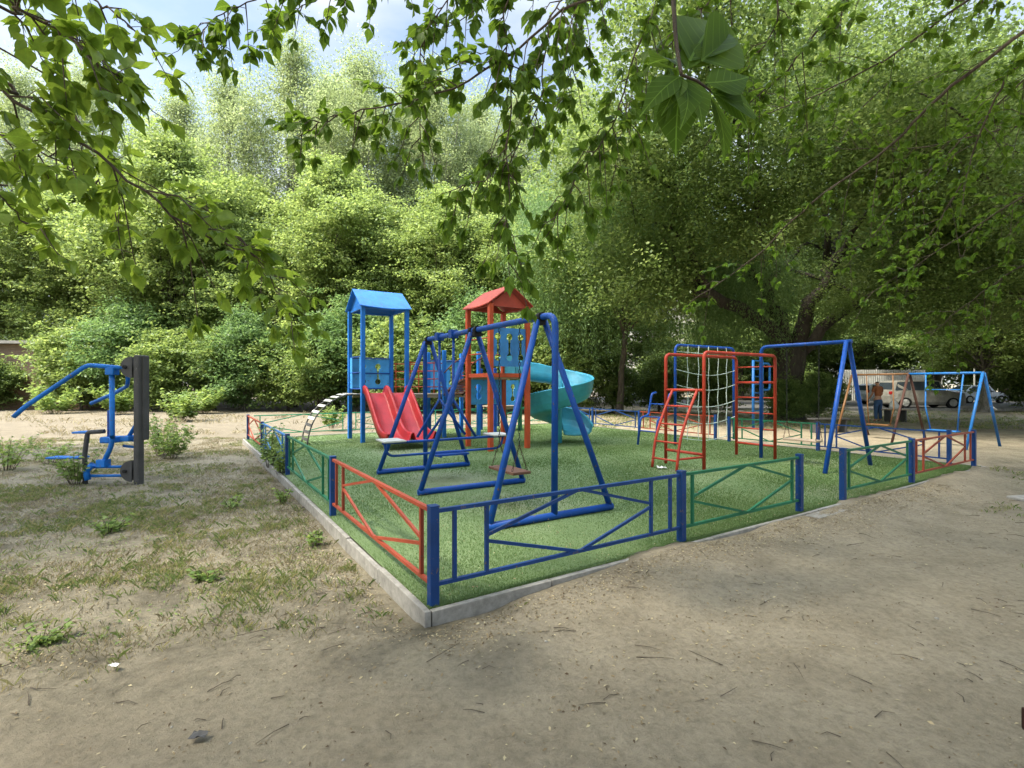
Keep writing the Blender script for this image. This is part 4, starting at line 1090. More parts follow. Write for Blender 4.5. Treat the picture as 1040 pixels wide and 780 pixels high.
# small swings behind the right fence (on the soil)
e0 = Vector((11.75, 12.64, 0)); e1 = Vector((11.08, 14.15, 0)); dd = (e1 - e0).normalized(); rz3 = math.atan2(dd.y, dd.x) - math.pi / 2
s3 = thing('playground_swing', 'small low double swing frame, half sky blue and half yellow brown', 'swing', tuple(e0), rz3)
L3 = (e1 - e0).length; H3 = 1.88; L4 = L3 + 1.55
MB().tube([(0, -.02, H3), (0, L3, H3)], .032, 10).build('top_beam', 'swing_blue', s3)
MB().tube([(0, L3, H3), (0, L4, H3)], .028, 10).build('top_beam', 'yellow_brown', s3)
for y, mt in ((0, 'swing_blue'), (L3, 'rust_brown'), (L4, 'yellow_brown')):
    for s_ in (-1, 1): MB().tube([(s_ * .80, y, -.03), (s_ * .03, y, H3)], .032, 10).build('leg', mt, s3)
MB().tube([(.34, 0, 1.05), (.62, 0, .95)], .018, 6).build('foot_peg', 'white_paint', s3)
hs = thing('hanging_swing', 'small sky blue rigid hanging swing with a bar seat', 'swing seat', tuple(e0), rz3)
yc = L3 / 2
m = MB()
for sy in (-.42, .42): m.tube([(0, yc + sy * 1.0, H3), (-.1, yc + sy * .9, 1.0), (-.02, yc + sy * .72, .38)], .019, 8)
m.tube([(-.09, yc - .40, 1.45), (-.09, yc + .40, 1.45)], .015, 8)
m.build('hanger', 'swing_blue', hs); m = MB(); m.box((-.02, yc, .37), (.24, .66, .03)); m.build('seat', 'swing_blue', hs, bevel=.008)
hs = thing('hanging_swing', 'yellow brown rigid hanging swing in the far bay of the small frame', 'swing seat', tuple(e0), rz3)
yc = (L3 + L4) / 2
m = MB()
for sy in (-.36, .36): m.tube([(0, yc + sy, H3), (.05, yc + sy, .9), (.0, yc + sy * .8, .42)], .017, 8)
m.build('hanger', 'yellow_brown', hs); m = MB(); m.box((0, yc, .41), (.24, .6, .03)); m.build('seat', 'yellow_brown', hs, bevel=.008)

# ============================================================ CLIMBING FRAMES
c0 = on(715, 477)
cf = thing('climbing_frame', 'orange red pipe climbing frame with a sloping ladder and wall ladder', 'climbing frame', (c0.x, c0.y, TZ), ROT)
CWD, CL, CH = .84, 2.22, 2.06
def pipe(pts, r, mat, par, name, n=10): return MB().tube(pts, r, n).build(name, mat, par)
pipe(round_corner([(0, 0, 0), (0, 0, CH), (CL, 0, CH), (CL, 0, 0)], .11), .031, 'red_frame', cf, 'front_hoop')
pipe(round_corner([(0, CWD, 0), (0, CWD, CH), (CL, CWD, CH), (CL, CWD, 0)], .11), .031, 'red_frame', cf, 'rear_hoop')
for z in (1.39, .26): pipe([(0, 0, z), (0, CWD, z)], .026, 'red_frame', cf, 'crossbar')
for z, r in ((1.85, .014), (1.53, .024), (1.22, .015), (.90, .015), (.58, .015), (.26, .022)):
    pipe([(CL, 0, z), (CL, CWD, z)], r, 'red_frame', cf, 'rung')
ld = MB()
for y in (.14, .68): ld.tube(smooth_path([(0, y, 1.39), (-.26, y, .95), (-.46, y, .50), (-.55, y, 0)], 4), .025, 10)
ld = ld.build('sloping_ladder', 'red_frame', cf)
for z, x in ((1.1, -.175), (.78, -.345), (.47, -.465), (.17, -.53)): pipe([(x, .14, z), (x, .68, z)], .017, 'red_frame', ld, 'rung')
pipe([(-.52, .14, .20), (0, 0, .22)], .02, 'red_frame', cf, 'brace')
n1 = on(685.8, 452)
nf = thing('net_frame', 'tall blue pipe hoop holding a pale green rope climbing net', 'climbing frame', (n1.x, n1.y, TZ), ROT)
NW, NH = 2.38, 2.46
pipe(round_corner([(0, 0, 0), (0, 0, NH), (NW, 0, NH), (NW, 0, 0)], .16), .034, 'blue', nf, 'hoop')
m = MB(); nx = 6; zs = [2.30, 1.86, 1.48, 1.05, .62, .20]
for i, z in enumerate(zs):
    pt = [(NW * k / 12, -.03 - .05 * math.sin(math.pi * k / 12), z - (.14 if i else .03) * math.sin(math.pi * k / 12)) for k in range(13)]
    m.tube(pt, .0085, 6, False)
for k in range(1, nx):
    x = NW * k / nx; m.tube([(x + .02 * math.sin(j * 1.7 + k), -.03 - .05 * math.sin(math.pi * k / nx), NH + (.08 - NH) * j / 14) for j in range(15)], .0085, 6, False)
m.build('rope_net', 'rope', nf)
# stepped rails at its left
sr = MB()
for y in (0, .55):
    q_ = [Vector((-.06, y, 1.28)), Vector((-.22, y, 1.26)), Vector((-.34, y, .72)), Vector((-.62, y, .66)), Vector((-.72, y, 0))]
    sr.tube(round_corner(q_, .08), .028, 10)
for x, z in ((-.28, 1.0), (-.48, .69), (-.67, .35)): sr.tube([(x, 0, z), (x, .55, z)], .016, 8)
sr.build('step_rail', 'blue', nf)
# small blue wall ladder beyond
w1 = at(765, 400, 17.0); wl_ = thing('wall_ladder', 'small faded blue ladder frame behind the red climbing frame', 'climbing frame', (w1.x, w1.y, TZ), ROT)
m = MB()
for x in (0, .52): m.tube([(x, 0, 0), (x, 0, 2.3)], .045, 8)
m.tube(round_corner([(.52, 0, 2.2), (.98, 0, 2.2), (.98, 0, 1.3), (.52, 0, 1.3)], .14), .035, 8)
m.build('frame', 'swing_blue', wl_)
for z in (2.28, 2.0, 1.75, 1.5, 1.2, .9, .6, .3): pipe([(0, 0, z), (.52, 0, z)], .018, 'swing_blue', wl_, 'rung')

# ============================================================ OUTDOOR GYM MACHINE
GY = 8.08
gp = at(144, 492, GY); gp.z = 0
gym = thing('gym_machine', 'outdoor exercise machine with dark posts and bright blue lever arms', 'exercise machine', (gp.x, gp.y, 0), 0)
def gq(x, y, dy=0.0):
    p = at(x, y, GY + dy * 0) - gp; return Vector((p.x, dy, p.z))
m = MB()
m.box((gq(141, 492).x, 0, .98), (.09, .13, 2.16)); m.build('post', 'charcoal', gym, bevel=.02)
m = MB(); m.box((gq(144.2, 492).x, .075, 1.38), (.045, .14, 1.36)); m.build('post', 'charcoal', gym, bevel=.02)
m = MB()
for zz, rr_ in ((gq(0, 373).z, .17), (gq(0, 478).z, .17)):
    c_ = gq(136.5, 0).x; pts = [(c_ - rr_ * math.sin(a) * 1.1, zz + rr_ * math.cos(a)) for a in [math.pi * k / 12 for k in range(13)]]
    for yy in (-.05, .05):
        a_ = [(x, yy - .006, z) for x, z in pts]; b_ = [(x, yy + .006, z) for x, z in pts]; n_ = len(pts)
        m.add(a_ + b_, [tuple(range(n_)), tuple(reversed(range(n_, 2 * n_)))] + [(i, (i + 1) % n_, (i + 1) % n_ + n_, i + n_) for i in range(n_)])
m.build('gusset', 'charcoal', gym)
for zz in (373, 478): pipe([gq(130, zz, -.09), gq(130, zz, .09)], .028, 'black_rubber', gym, 'pivot')
pipe(round_corner([gq(129, 374, -.02), gq(95, 371, -.12), gq(44, 412, -.30), gq(34, 422, -.32)], .08), .034, 'bright_blue', gym, 'lever_arm')
pipe(round_corner([gq(128, 377, .04), gq(120, 392, .20), gq(95, 400, .42), gq(66, 411, .50)], .08), .030, 'bright_blue', gym, 'lever_arm')
pipe(round_corner([gq(115.5, 378, -.04), gq(116, 436, -.04), gq(116, 451, -.04), gq(107, 470, -.04)], .12), .036, 'bright_blue', gym, 'hanging_bar')
pipe(round_corner([gq(138, 384, .12), gq(135, 428, .12), gq(124, 446, .12)], .1), .030, 'bright_blue', gym, 'hanging_bar')
m = MB(); m.box(gq(115.5, 377, -.03), (.13, .14, .12)); m.box(gq(107, 470, -.04), (.14, .14, .12)); m.build('bracket', 'bright_blue', gym, bevel=.01)
for y in (474, 483): pipe([gq(93, y, -.03), gq(130, y, 0)], .022, 'bright_blue', gym, 'linkage')
pipe(round_corner([gq(92, 487, -.05), gq(90, 478, -.05), gq(97, 471, -.05)], .04), .045, 'bright_blue', gym, 'linkage')
m = MB(); m.box(gq(109, 447, .10), (.22, .26, .10)); m.box(gq(124, 446, .14), (.16, .22, .09)); m.build('seat_mount', 'bright_blue', gym, bevel=.02)
pipe([gq(122, 448, .15), gq(137, 449, .15)], .022, 'bright_blue', gym, 'linkage'); pipe([gq(118, 454, .15), gq(136, 456, .15)], .022, 'bright_blue', gym, 'linkage')
m = MB(); m.bar(gq(107, 417, .10), gq(107, 444, .10), .05, .07); m.build('backrest_stem', 'blue', gym)
pipe(round_corner([gq(106, 438, .0), gq(89, 439, .0), gq(86, 462, .0), gq(87, 496, .0)], .05), .034, 'charcoal', gym, 'front_leg')
MB().box(gq(83, 439.5, .10), (.30, .24, .03)).build('footplate', 'bright_blue', gym, bevel=.008); MB().box(gq(66, 465, .05), (.55, .20, .03)).build('footplate', 'bright_blue', gym, bevel=.008)

# ============================================================ SMALL FURNITURE, PERSON
b1 = on(824, 440, 0)
bench = thing('bench', 'low black metal bench behind the far end of the playground fence', 'bench', (b1.x, b1.y, 0), ROT * .35)
m = MB(); m.box((.65, 0, .46), (1.35, .34, .05)); m.build('seat', 'charcoal', bench, bevel=.01)
for x in (.1, 1.2): MB().box((x, 0, .22), (.05, .30, .44)).build('leg', 'charcoal', bench)
# bench end at the lower right, right beside the camera
nb_ = thing('bench', 'dark brown bench board end on a concrete foot at the lower right corner', 'bench', (1.735, 1.66, 0), R(-8))
m = MB(); m.box((.55, 0, .475), (1.15, .10, .075)); m.box((.55, -.13, .475), (1.15, .10, .075)); m.build('seat', 'dark_bench', nb_, bevel=.006)
for x in (.14, .95): MB().box((x, -.06, .215), (.16, .30, .43)).build('leg', 'concrete', nb_, bevel=.01)
# person at the far right, back to the camera
def skin_body(name, joints, edges, mat, parent, lev=2):
    me = bpy.data.meshes.new(name); me.from_pydata([j[0] for j in joints], edges, []); me.update()
    o = bpy.data.objects.new(name, me); col.objects.link(o)
    if parent: o.parent = parent
    sk = o.modifiers.new('skin', 'SKIN'); sk.use_smooth_shade = True
    if not me.skin_vertices: me.skin_vertices.new(name='')
    for i, j in enumerate(joints):
        v = me.skin_vertices[0].data[i]; v.radius = (j[1], j[2] if len(j) > 2 else j[1]); v.use_root = (i == 0)
    ss = o.modifiers.new('sub', 'SUBSURF'); ss.levels = lev; ss.render_levels = lev
    me.materials.append(MATS[mat]); return o
pe = thing('person', 'person in jeans and brown top standing with back turned beside the swings', 'person', (15.6, 21.6, 0), R(12))
J = [((0, 0, .95), .135, .10), ((0, .01, 1.12), .125, .095), ((0, .02, 1.32), .155, .10), ((0, .02, 1.45), .09, .075), ((0, .03, 1.53), .05, .05), ((0, .05, 1.62), .078, .092), ((0, .05, 1.70), .062, .075),
     ((-.19, .02, 1.43), .052, .052), ((-.25, .05, 1.16), .042, .042), ((-.22, .22, .98), .032, .032), ((-.20, .30, .94), .028, .018),
     ((.19, .02, 1.43), .052, .052), ((.25, .05, 1.16), .042, .042), ((.20, .24, 1.0), .032, .032), ((.18, .32, .97), .028, .018),
     ((-.09, 0, .86), .095, .09), ((-.11, .02, .48), .062, .062), ((-.12, -.02, .10), .042, .045), ((-.13, .12, .03), .042, .03),
     ((.09, 0, .86), .095, .09), ((.12, .04, .48), .062, .062), ((.13, .0, .10), .042, .045), ((.14, .14, .03), .042, .03),
     ((0, .145, 1.615), .014, .014)]
E = [(0, 1), (1, 2), (2, 3), (3, 4), (4, 5), (5, 6), (3, 7), (7, 8), (8, 9), (9, 10), (3, 11), (11, 12), (12, 13), (13, 14), (0, 15), (15, 16), (16, 17), (17, 18), (0, 19), (19, 20), (20, 21), (21, 22), (5, 23)]
k_ = len(J)
for hnd, sx in ((10, -1), (14, 1)):                                   # fingers and thumb
    hx, hy, hz = J[hnd][0]
    for q_, (dx, ln) in enumerate(((-.026, .06), (-.009, .07), (.009, .066), (.026, .05))):
        J += [((hx + dx, hy + .05 + ln * .4, hz - .012), .009, .009), ((hx + dx, hy + .04 + ln, hz - .045), .008, .008)]; E += [(hnd, len(J) - 2), (len(J) - 2, len(J) - 1)]
    J += [((hx - sx * .045, hy + .02, hz - .01), .010, .010), ((hx - sx * .05, hy + .06, hz - .03), .009, .009)]; E += [(hnd, len(J) - 2), (len(J) - 2, len(J) - 1)]
skin_body('body', J, E, 'skin', pe)
skin_body('trousers', [((0, 0, 1.0), .142, .108), ((0, 0, .93), .15, .115), ((-.095, 0, .82), .108, .102), ((-.11, .02, .48), .080, .080), ((-.12, -.01, .09), .062, .066), ((.095, 0, .82), .108, .102), ((.12, .04, .48), .080, .080), ((.13, .01, .09), .062, .066)],
          [(0, 1), (1, 2), (2, 3), (3, 4), (1, 5), (5, 6), (6, 7)], 'jeans', pe)
skin_body('shirt', [((0, .01, 1.03), .150, .112), ((0, .01, 1.15), .145, .112), ((0, .02, 1.33), .172, .118), ((0, .02, 1.46), .10, .085), ((-.19, .02, 1.44), .070, .070), ((-.235, .04, 1.24), .062, .062), ((.19, .02, 1.44), .070, .070), ((.235, .04, 1.24), .062, .062)],
          [(0, 1), (1, 2), (2, 3), (3, 4), (4, 5), (3, 6), (6, 7)], 'brown_cloth', pe)
skin_body('hair', [((0, .03, 1.64), .086, .080), ((0, .04, 1.71), .074, .078)], [(0, 1)], 'hair', pe)
for sx in (-.085, .085):
    MB().tube([(sx, .05, 1.60), (sx * 1.08, .045, 1.645)], .014, 8).build('ear', 'skin', pe)
# stand with a white bag beside the person
t1 = on(899, 428, 0)
st = thing('bench', 'small low wooden bench beside the person in jeans', 'bench', (t1.x - .1, 21.4, 0), R(6))
m = MB()
for i in range(3): m.box((.35, -.14 + .14 * i, .52), (.95, .12, .035))
m.build('seat', 'weathered_wood', st)
for x in (0, .7): MB().box((x, 0, .25), (.05, .32, .5)).build('leg', 'charcoal', st)
bag = MB(); vs = []
for j in range(9):
    z = .54 + .44 * j / 8; s_ = [.15, .19, .20, .19, .17, .14, .10, .06, .09][j]
    for k in range(14):
        a = 2 * math.pi * k / 14; rr_ = s_ * (1 + .10 * math.sin(3 * a + j) + .06 * math.sin(7 * a)); vs.append((t1.x + .15 + rr_ * math.cos(a), 21.4 + rr_ * .6 * math.sin(a), z))
bag.add(vs, [(j * 14 + k, j * 14 + (k + 1) % 14, (j + 1) * 14 + (k + 1) % 14, (j + 1) * 14 + k) for j in range(8) for k in range(14)], True)
bag.f.append(tuple(reversed(range(14)))); bag.sm.append(False)
tag(bag.build('shopping_bag', 'bag_plastic'), 'white plastic bag standing on the small bench by the person', 'bag')
# scraps
def scrap(x, y, z, s_, label, name, mat, seed):
    g_ = np.random.default_rng(seed); m = MB(); n_ = 5; c = on(x, y, z); vs = []
    for j in range(n_ + 1):
        for i in range(n_ + 1): vs.append((c.x + (i / n_ - .5) * s_, c.y + (j / n_ - .5) * s_ * .7, z + .012 + abs(g_.normal(0, .10)) * s_))
    m.add(vs, [(j * (n_ + 1) + i, j * (n_ + 1) + i + 1, (j + 1) * (n_ + 1) + i + 1, (j + 1) * (n_ + 1) + i) for j in range(n_) for i in range(n_)])
    tag(m.build(name, mat, solid=.002), label, 'litter')
scrap(672, 476, TZ, .16, 'crumpled white paper lying under the red sloping ladder', 'paper_scrap', 'paper', 1)
scrap(202, 750, .01, .07, 'dark crushed scrap lying on the bare path', 'plastic_scrap', 'charcoal', 2)
scrap(116, 678, .01, .045, 'small white scrap in the grass near the path', 'paper_scrap', 'paper', 3)
# stone slab in the grass on the right
sb = on(1034, 508, .0); m = MB(); m.box((sb.x + .45, sb.y, .0), (1.0, .4, .09), Euler((0, 0, .2))); tag(m.build('stone_slab', 'concrete', bevel=.02), 'pale stone slab in the worn grass at the right edge', 'slab')
m = MB(); e_ = W(along(C0, dB, 834), -.20); m.box((e_.x, e_.y, .075), (1.25, .16, .05), Euler((0, 0, ROT))); tag(m.build('step_slab', 'concrete', bevel=.01), 'flat pale slab lying at the entrance gap in the front fence', 'slab')

# ============================================================ TREES
def make_lobes(n, cx, cy, z0, z1, rad, lr, seed, zsq=.8):
    g = np.random.default_rng(seed); out = []
    for i in range(n):
        t = (i + .5) / n; z = z0 + (z1 - z0) * t
        prof_ = math.sin(math.pi * (0.12 + .80 * t)) ** .7
        a = i * 2.4 + g.uniform(-.4, .4); r_ = rad * prof_ * g.uniform(.35, .95) * (0.35 if t > .85 else 1)
        q_ = lr * g.uniform(.75, 1.2) * (.6 + .5 * prof_)
        out.append((cx + r_ * math.cos(a), cy + r_ * math.sin(a), z, q_, q_ * zsq))
    return out
def template(name, label, cat, lobes, leafm, barkm, ncl, per, clr, L, Wd, base_r, fork, seed, group=None, subs=3, **kw):
    t = thing(name, label, cat, (0, 0, 0), 0, group)
    tm = trunk_mesh('trunk', base_r, fork, lobes, seed, barkm, t, (kw.pop('lean', (0, 0))), subs=subs)
    crown_mesh('crown', lobes, ncl, per, clr, L, Wd, leafm, seed, t, **kw)
    return t
GB = 'tall trees beyond the playground'
T = {
 'maple': template('maple_tree', 'tmp', 'tree', make_lobes(44, 0, 0, 3.4, 17.2, 5.4, 1.35, 5), 'leaf_maple', 'bark', 3200, 30, .60, .21, .145, .26, 3.2, 5, shell=1.7, flat=.38),
 'maple2': template('maple_tree', 'tmp', 'tree', make_lobes(38, 0, 0, 2.6, 14.2, 5.0, 1.3, 15), 'leaf_maple', 'grey_bark', 2700, 30, .58, .20, .13, .22, 2.6, 15, shell=1.7, flat=.38),
 'poplar': template('poplar_tree', 'tmp', 'tree', make_lobes(48, 0, 0, 4.5, 24, 4.6, 1.2, 8, 1.4), 'leaf_poplar', 'grey_bark', 3300, 22, .62, .17, .10, .28, 5.0, 8, shell=1.9),
 'elm': template('elm_tree', 'tmp', 'tree', make_lobes(36, 0, 0, 3.6, 15.5, 6.0, 1.5, 25), 'leaf_elm', 'bark', 3000, 30, .60, .19, .12, .28, 3.2, 25, shell=1.7, flat=.38),
 'bush': template('leafy_shrub', 'tmp', 'shrub', make_lobes(22, 0, 0, .6, 4.0, 2.0, .62, 33, .9), 'leaf_maple', 'bark', 900, 22, .36, .16, .11, .05, .5, 33, subs=1, shell=1.7, flat=.42),
 'bush2': template('leafy_shrub', 'tmp', 'shrub', make_lobes(24, 0, 0, .6, 4.9, 2.2, .65, 44, .9), 'leaf_willow', 'grey_bark', 950, 22, .38, .18, .08, .05, .5, 44, subs=1, shell=1.7, flat=.42),
 'dark': template('leafy_shrub', 'tmp', 'shrub', make_lobes(22, 0, 0, .6, 3.7, 2.2, .65, 55, .85), 'leaf_elm', 'bark', 900, 22, .36, .15, .10, .05, .5, 55, subs=1, shell=1.7, flat=.42),
}
used = set()
def put(kind, x, y, s, rz, label, group=None, sz=None):
    o = T[kind] if kind not in used else copy_tree(T[kind]); used.add(kind)
    o.location = (x, y, 0); o.rotation_euler = (0, 0, R(rz)); o.scale = (s, s, sz or s); o['label'] = label
    if group: o['group'] = group
    return o
gL = 'tall trees behind the dirt strip'
for a in [
 ('maple2', -41, 36, 1.15, 10, 'broad green tree at the far left edge, left of the brick shed'),
 ('maple', -33, 39, 1.00, 80, 'bright green tree rising right behind the brick shed'),
 ('maple', -23.5, 35, 1.04, 150, 'dense yellow green maple rising behind the exercise machine'),
 ('poplar', -18.5, 43, 1.08, 20, 'sparse tall poplar showing sky to the right of the dense maple', None, 1.25),
 ('poplar', -12.0, 40, .98, 100, 'sparse tall poplar above the left end of the turf', None, 1.13),
 ('maple2', -15.5, 36, .95, 200, 'rounded green tree left of the blue tower, below the poplars'),
 ('poplar', -24.5, 44, 1.0, 320, 'tall poplar behind the dense yellow green maple', None, 1.15),
 ('poplar', .5, 44, .95, 20, 'tall poplar behind the bright maple between the towers', None, 1.10),
 ('poplar', -37.0, 44, 1.0, 200, 'tall poplar at the far left, beyond the brick shed', None, 1.19),
 ('poplar', -44.0, 45, 1.05, 110, 'tall poplar standing furthest left', None, 1.21),
 ('poplar', 6.0, 45, 1.0, 210, 'poplar in the second row right of the red tower', None, 1.16),
 ('poplar', -16.2, 46, 1.1, 170, 'poplar in the second row between the two sparse poplars', None, 1.21),
 ('poplar', -9.0, 45, 1.05, 70, 'poplar in the second row left of the blue tower', None, 1.19),
 ('poplar', -3.2, 46, 1.05, 130, 'poplar in the second row right of the blue tower', None, 1.13),
 ('poplar', -29.5, 45, 1.0, 60, 'poplar in the second row above the brick shed', None, 1.12),
 ('poplar', -6.2, 41, .95, 220, 'grey green poplar directly above the blue tower roof', None, 1.10),
 ('maple2', -8.5, 35, .92, 300, 'light green tree behind the blue tower'),
 ('maple', -1.5, 37, .90, 250, 'bright green maple between the blue tower and the red tower'),
 ('maple2', 5.0, 38, .98, 60, 'green tree behind the red tower roof'),
 ('elm', 44.0, 66, 1.5, 130, 'large elm far behind the silver off-road car'),
 ('elm', 52.0, 58, 1.3, 20, 'elm at the far end of the car lane'),
 ('elm', 26.0, 60, 1.2, 75, 'elm behind the white corrugated fence'),
 ('elm', 33.0, 68, 1.5, 220, 'large far elm right of the pale apartment block'),
 ('elm', 40.0, 36, 1.0, 170, 'elm overhanging the shaded saloon car'),
 ('elm', 8.5, 41, 1.0, 0, 'green elm behind the drooping willow'),
 ('elm', 20.5, 38, 1.0, 30, 'elm hidden behind the huge forked trunk, over the green car'),
 ('elm', 31.5, 37.5, 1.0, 250, 'elm arching over the silver off-road car'),
 ('maple2', -20.5, 39, 1.15, 90, 'green tree filling the gap right of the exercise machine'),
 ('maple', -28.0, 38, 1.0, 190, 'bright tree between the brick shed and the machine'),
 ('maple', -12.0, 34.5, .92, 120, 'bright maple left of the blue tower roof'),
 ('maple', 1.5, 33.5, .80, 10, 'bright low maple right behind the red tower'),
 ('maple', -4.5, 34.0, .82, 330, 'bright low maple right of the blue tower'),
 ('elm', 22.5, 50, 1.1, 120, 'dark elm behind the pale green car'),
 ('elm', 34.0, 50, 1.15, 40, 'dark elm beyond the silver off-road car'),
 ('maple2', 27.0, 29, .95, 10, 'green tree overhanging the small swings, left of the silver car'),
 ('elm', 46.0, 47, 1.1, 200, 'dark elm beyond the car lane at the right edge'),
 ('elm', 33.5, 26.0, .95, 290, 'shady elm with low branches at the right edge of the photo'),
 ('maple', -52, 46, 1.1, 20, 'large tree far beyond the left edge of the clearing'),
 ('maple2', -29, 48, 1.3, 45, 'tall tree in the second row behind the brick shed'),
 ('elm', 1.5, 52, 1.1, 310, 'tree in the second row behind the bright maple'),
 ('elm', 60, 62, 1.4, 90, 'large elm far off at the right end of the car lane'),
]: put(*a[:6], group=gL, sz=a[7] if len(a) > 7 else None)
gS = 'leafy shrubs along the back of the clearing'
SHR = [
 ('bush', 22.0, 53.0, 1.7, 0, 'tall shrub behind the corrugated fence, left end'),
 ('dark', 28.5, 53.5, 1.9, 60, 'tall dark shrub behind the silver off-road car'),
 ('dark', 34.5, 52.5, 1.9, 130, 'tall dark shrub right of the corrugated fence'),
 ('dark', 40.5, 51.5, 1.9, 200, 'tall dark shrub behind the shaded saloon car'),
 ('dark', 47.0, 50.5, 1.9, 290, 'tall dark shrub at the far end of the car lane'),
 ('dark', 54.0, 50.5, 2.0, 30, 'tall dark shrub beyond the right edge of the photo'),
 ('bush', 16.5, 54.0, 1.5, 210, 'tall shrub right of the bluish white car'),
 ('dark', 33.2, 24.6, 1.0, 40, 'dark shrub closest to the right edge, beyond the path'),
 ('dark', -36.5, 33.0, 1.1, 0, 'dark shrub at the left end of the hedge row'),
 ('bush', -33.8, 31.5, 1.0, 40, 'leafy shrub left of the brick shed'),
 ('dark', -31.6, 30.6, .78, 100, 'dark shrub in front of the left half of the brick shed'),
 ('bush', -26.5, 31.2, 1.22, 80, 'high shrub covering the right corner of the brick shed'),
 ('bush2', -23.6, 31.0, 1.25, 120, 'pale shrub behind the lever arms of the exercise machine'),
 ('bush', -20.8, 30.2, 1.1, 160, 'bright shrub right behind the dark posts of the machine'),
 ('dark', -18.3, 31.2, 1.2, 10, 'dark shrub with thin bare stems right of the machine'),
 ('bush2', -16.0, 30.4, 1.15, 200, 'pale arching shrub beyond the orange fence section'),
 ('bush', -13.6, 30.8, 1.2, 240, 'leafy shrub beyond the mint fence'),
 ('dark', -11.3, 29.6, 1.1, 70, 'dark shrub behind the arched ladder'),
 ('bush2', -9.3, 30.4, 1.3, 280, 'tall pale shrub just left of the blue tower'),
 ('bush', -6.8, 29.6, 1.25, 320, 'leafy shrub seen between the blue tower posts'),
 ('dark', -4.4, 28.8, 1.2, 130, 'dark shrub behind the double slide'),
 ('bush2', -2.1, 29.2, 1.3, 30, 'pale shrub behind the bridge'),
 ('bush', .4, 28.0, 1.2, 90, 'leafy shrub behind the red tower'),
 ('dark', 2.9, 27.4, 1.1, 190, 'dark shrub behind the spiral slide'),
 ('dark', 5.6, 28.2, .85, 250, 'low dark shrub right of the spiral slide'),
 ('dark', 8.4, 29.0, .80, 15, 'low dark shrub in front of the bluish car'),
 ('dark', 10.6, 27.2, .75, 300, 'low dark shrub left of the big trunk'),
 ('dark', 13.6, 22.6, .52, 45, 'small shrub growing round the foot of the big trunk'),
 ('dark', 12.0, 21.9, .45, 145, 'small shrub in front of the big trunk, left side'),
 ('dark', 19.3, 33.0, .62, 200, 'low shrub between the pale green car and the swings'),
 ('dark', 30.8, 29.4, 1.0, 100, 'dark shrub right of the silver off-road car'),
 ('dark', 34.2, 30.6, 1.1, 20, 'dark shrub at the right edge under the shady elm'),
]
for a in SHR: put(*a, group=gS)

# big old elm with the thick forked trunk
be = thing('elm_tree', 'huge old elm with thick dark forked trunk behind the climbing frame', 'tree', (12.6, 23.2, 0), 0)
bl = [(-6.5, -2.5, 6.2, 3.4, 2.0), (-9.0, 1.5, 7.5, 3.2, 2.4), (-3.8, -5.0, 8.5, 3.6, 2.4), (4.5, -3.0, 7.6, 3.4, 2.2), (8.0, -1.0, 8.0, 3.4, 2.6), (1.0, -6.5, 10.0, 3.6, 2.4),
      (-5.5, 1.5, 11.5, 3.8, 2.8), (3.5, 1.5, 12.5, 4.0, 3.0), (0, -2.0, 15.0, 4.0, 3.0), (6.5, -5.5, 11.5, 3.6, 2.6), (-1.0, 4.0, 8.0, 3.6, 2.6), (9.5, -6.0, 8.0, 3.0, 2.2), (5.5, 4.0, 9.0, 3.6, 2.4), (-8.5, -4.5, 10.0, 3.4, 2.6), (-7, -8, 12.8, 3.2, 1.9)]
g = np.random.default_rng(71); mb = MB()
mb.tube([(-.1, 0, -.3), (-.05, 0, .0), (0, 0, .6), (.1, 0, 1.6), (.15, -.05, 2.6), (.2, -.05, 3.3)], [.95, .80, .62, .55, .58, .60], 18)
for (st, e, r0, kids) in (((.05, 0, 3.0), (-5.0, -2.0, 5.4), .36, (0, 1, 13)), ((0, 0, 3.1), (-2.4, -.6, 7.2), .34, (2, 6, 12, 14)), ((.35, 0, 3.0), (2.2, -.6, 7.6), .36, (5, 7, 8, 11)), ((.45, -.1, 2.9), (4.8, -1.6, 6.0), .27, (3, 4, 9, 10))):
    q_ = limb_pts(st, e, g, 8, .5, .25); mb.tube(q_, [r0 * (1 - .5 * k / 8) for k in range(9)], 12)
    for k in kids:
        e2 = Vector(bl[k][:3]); q2 = limb_pts(q_[5 + int(g.integers(0, 4))], e2, g, 7, .4, .2); mb.tube(q2, [r0 * .42 * (1 - .75 * j / 7) for j in range(8)], 8)
        for _ in range(5):
            e3 = e2 + Vector(g.normal(0, 1, 3)).normalized() * bl[k][3] * g.uniform(.5, .9); mb.tube(limb_pts(q2[int(g.integers(3, 8))], e3, g, 4, .3), [.06, .045, .03, .02, .01], 5, False)
mb.build('trunk', 'dark_bark', be)
def clear_fork(c):
    d_ = np.abs(c[:, 0] * .88 - c[:, 1] * .48); f_ = c[:, 0] * .48 + c[:, 1] * .88
    return ~((d_ < 3.3) & (c[:, 2] < 7.6 + f_ * .22) & (f_ < 2.5))
crown_mesh('crown', bl, 9500, 30, .62, .16, .095, 'leaf_elm', 72, be, shell=1.9, keep=clear_fork)
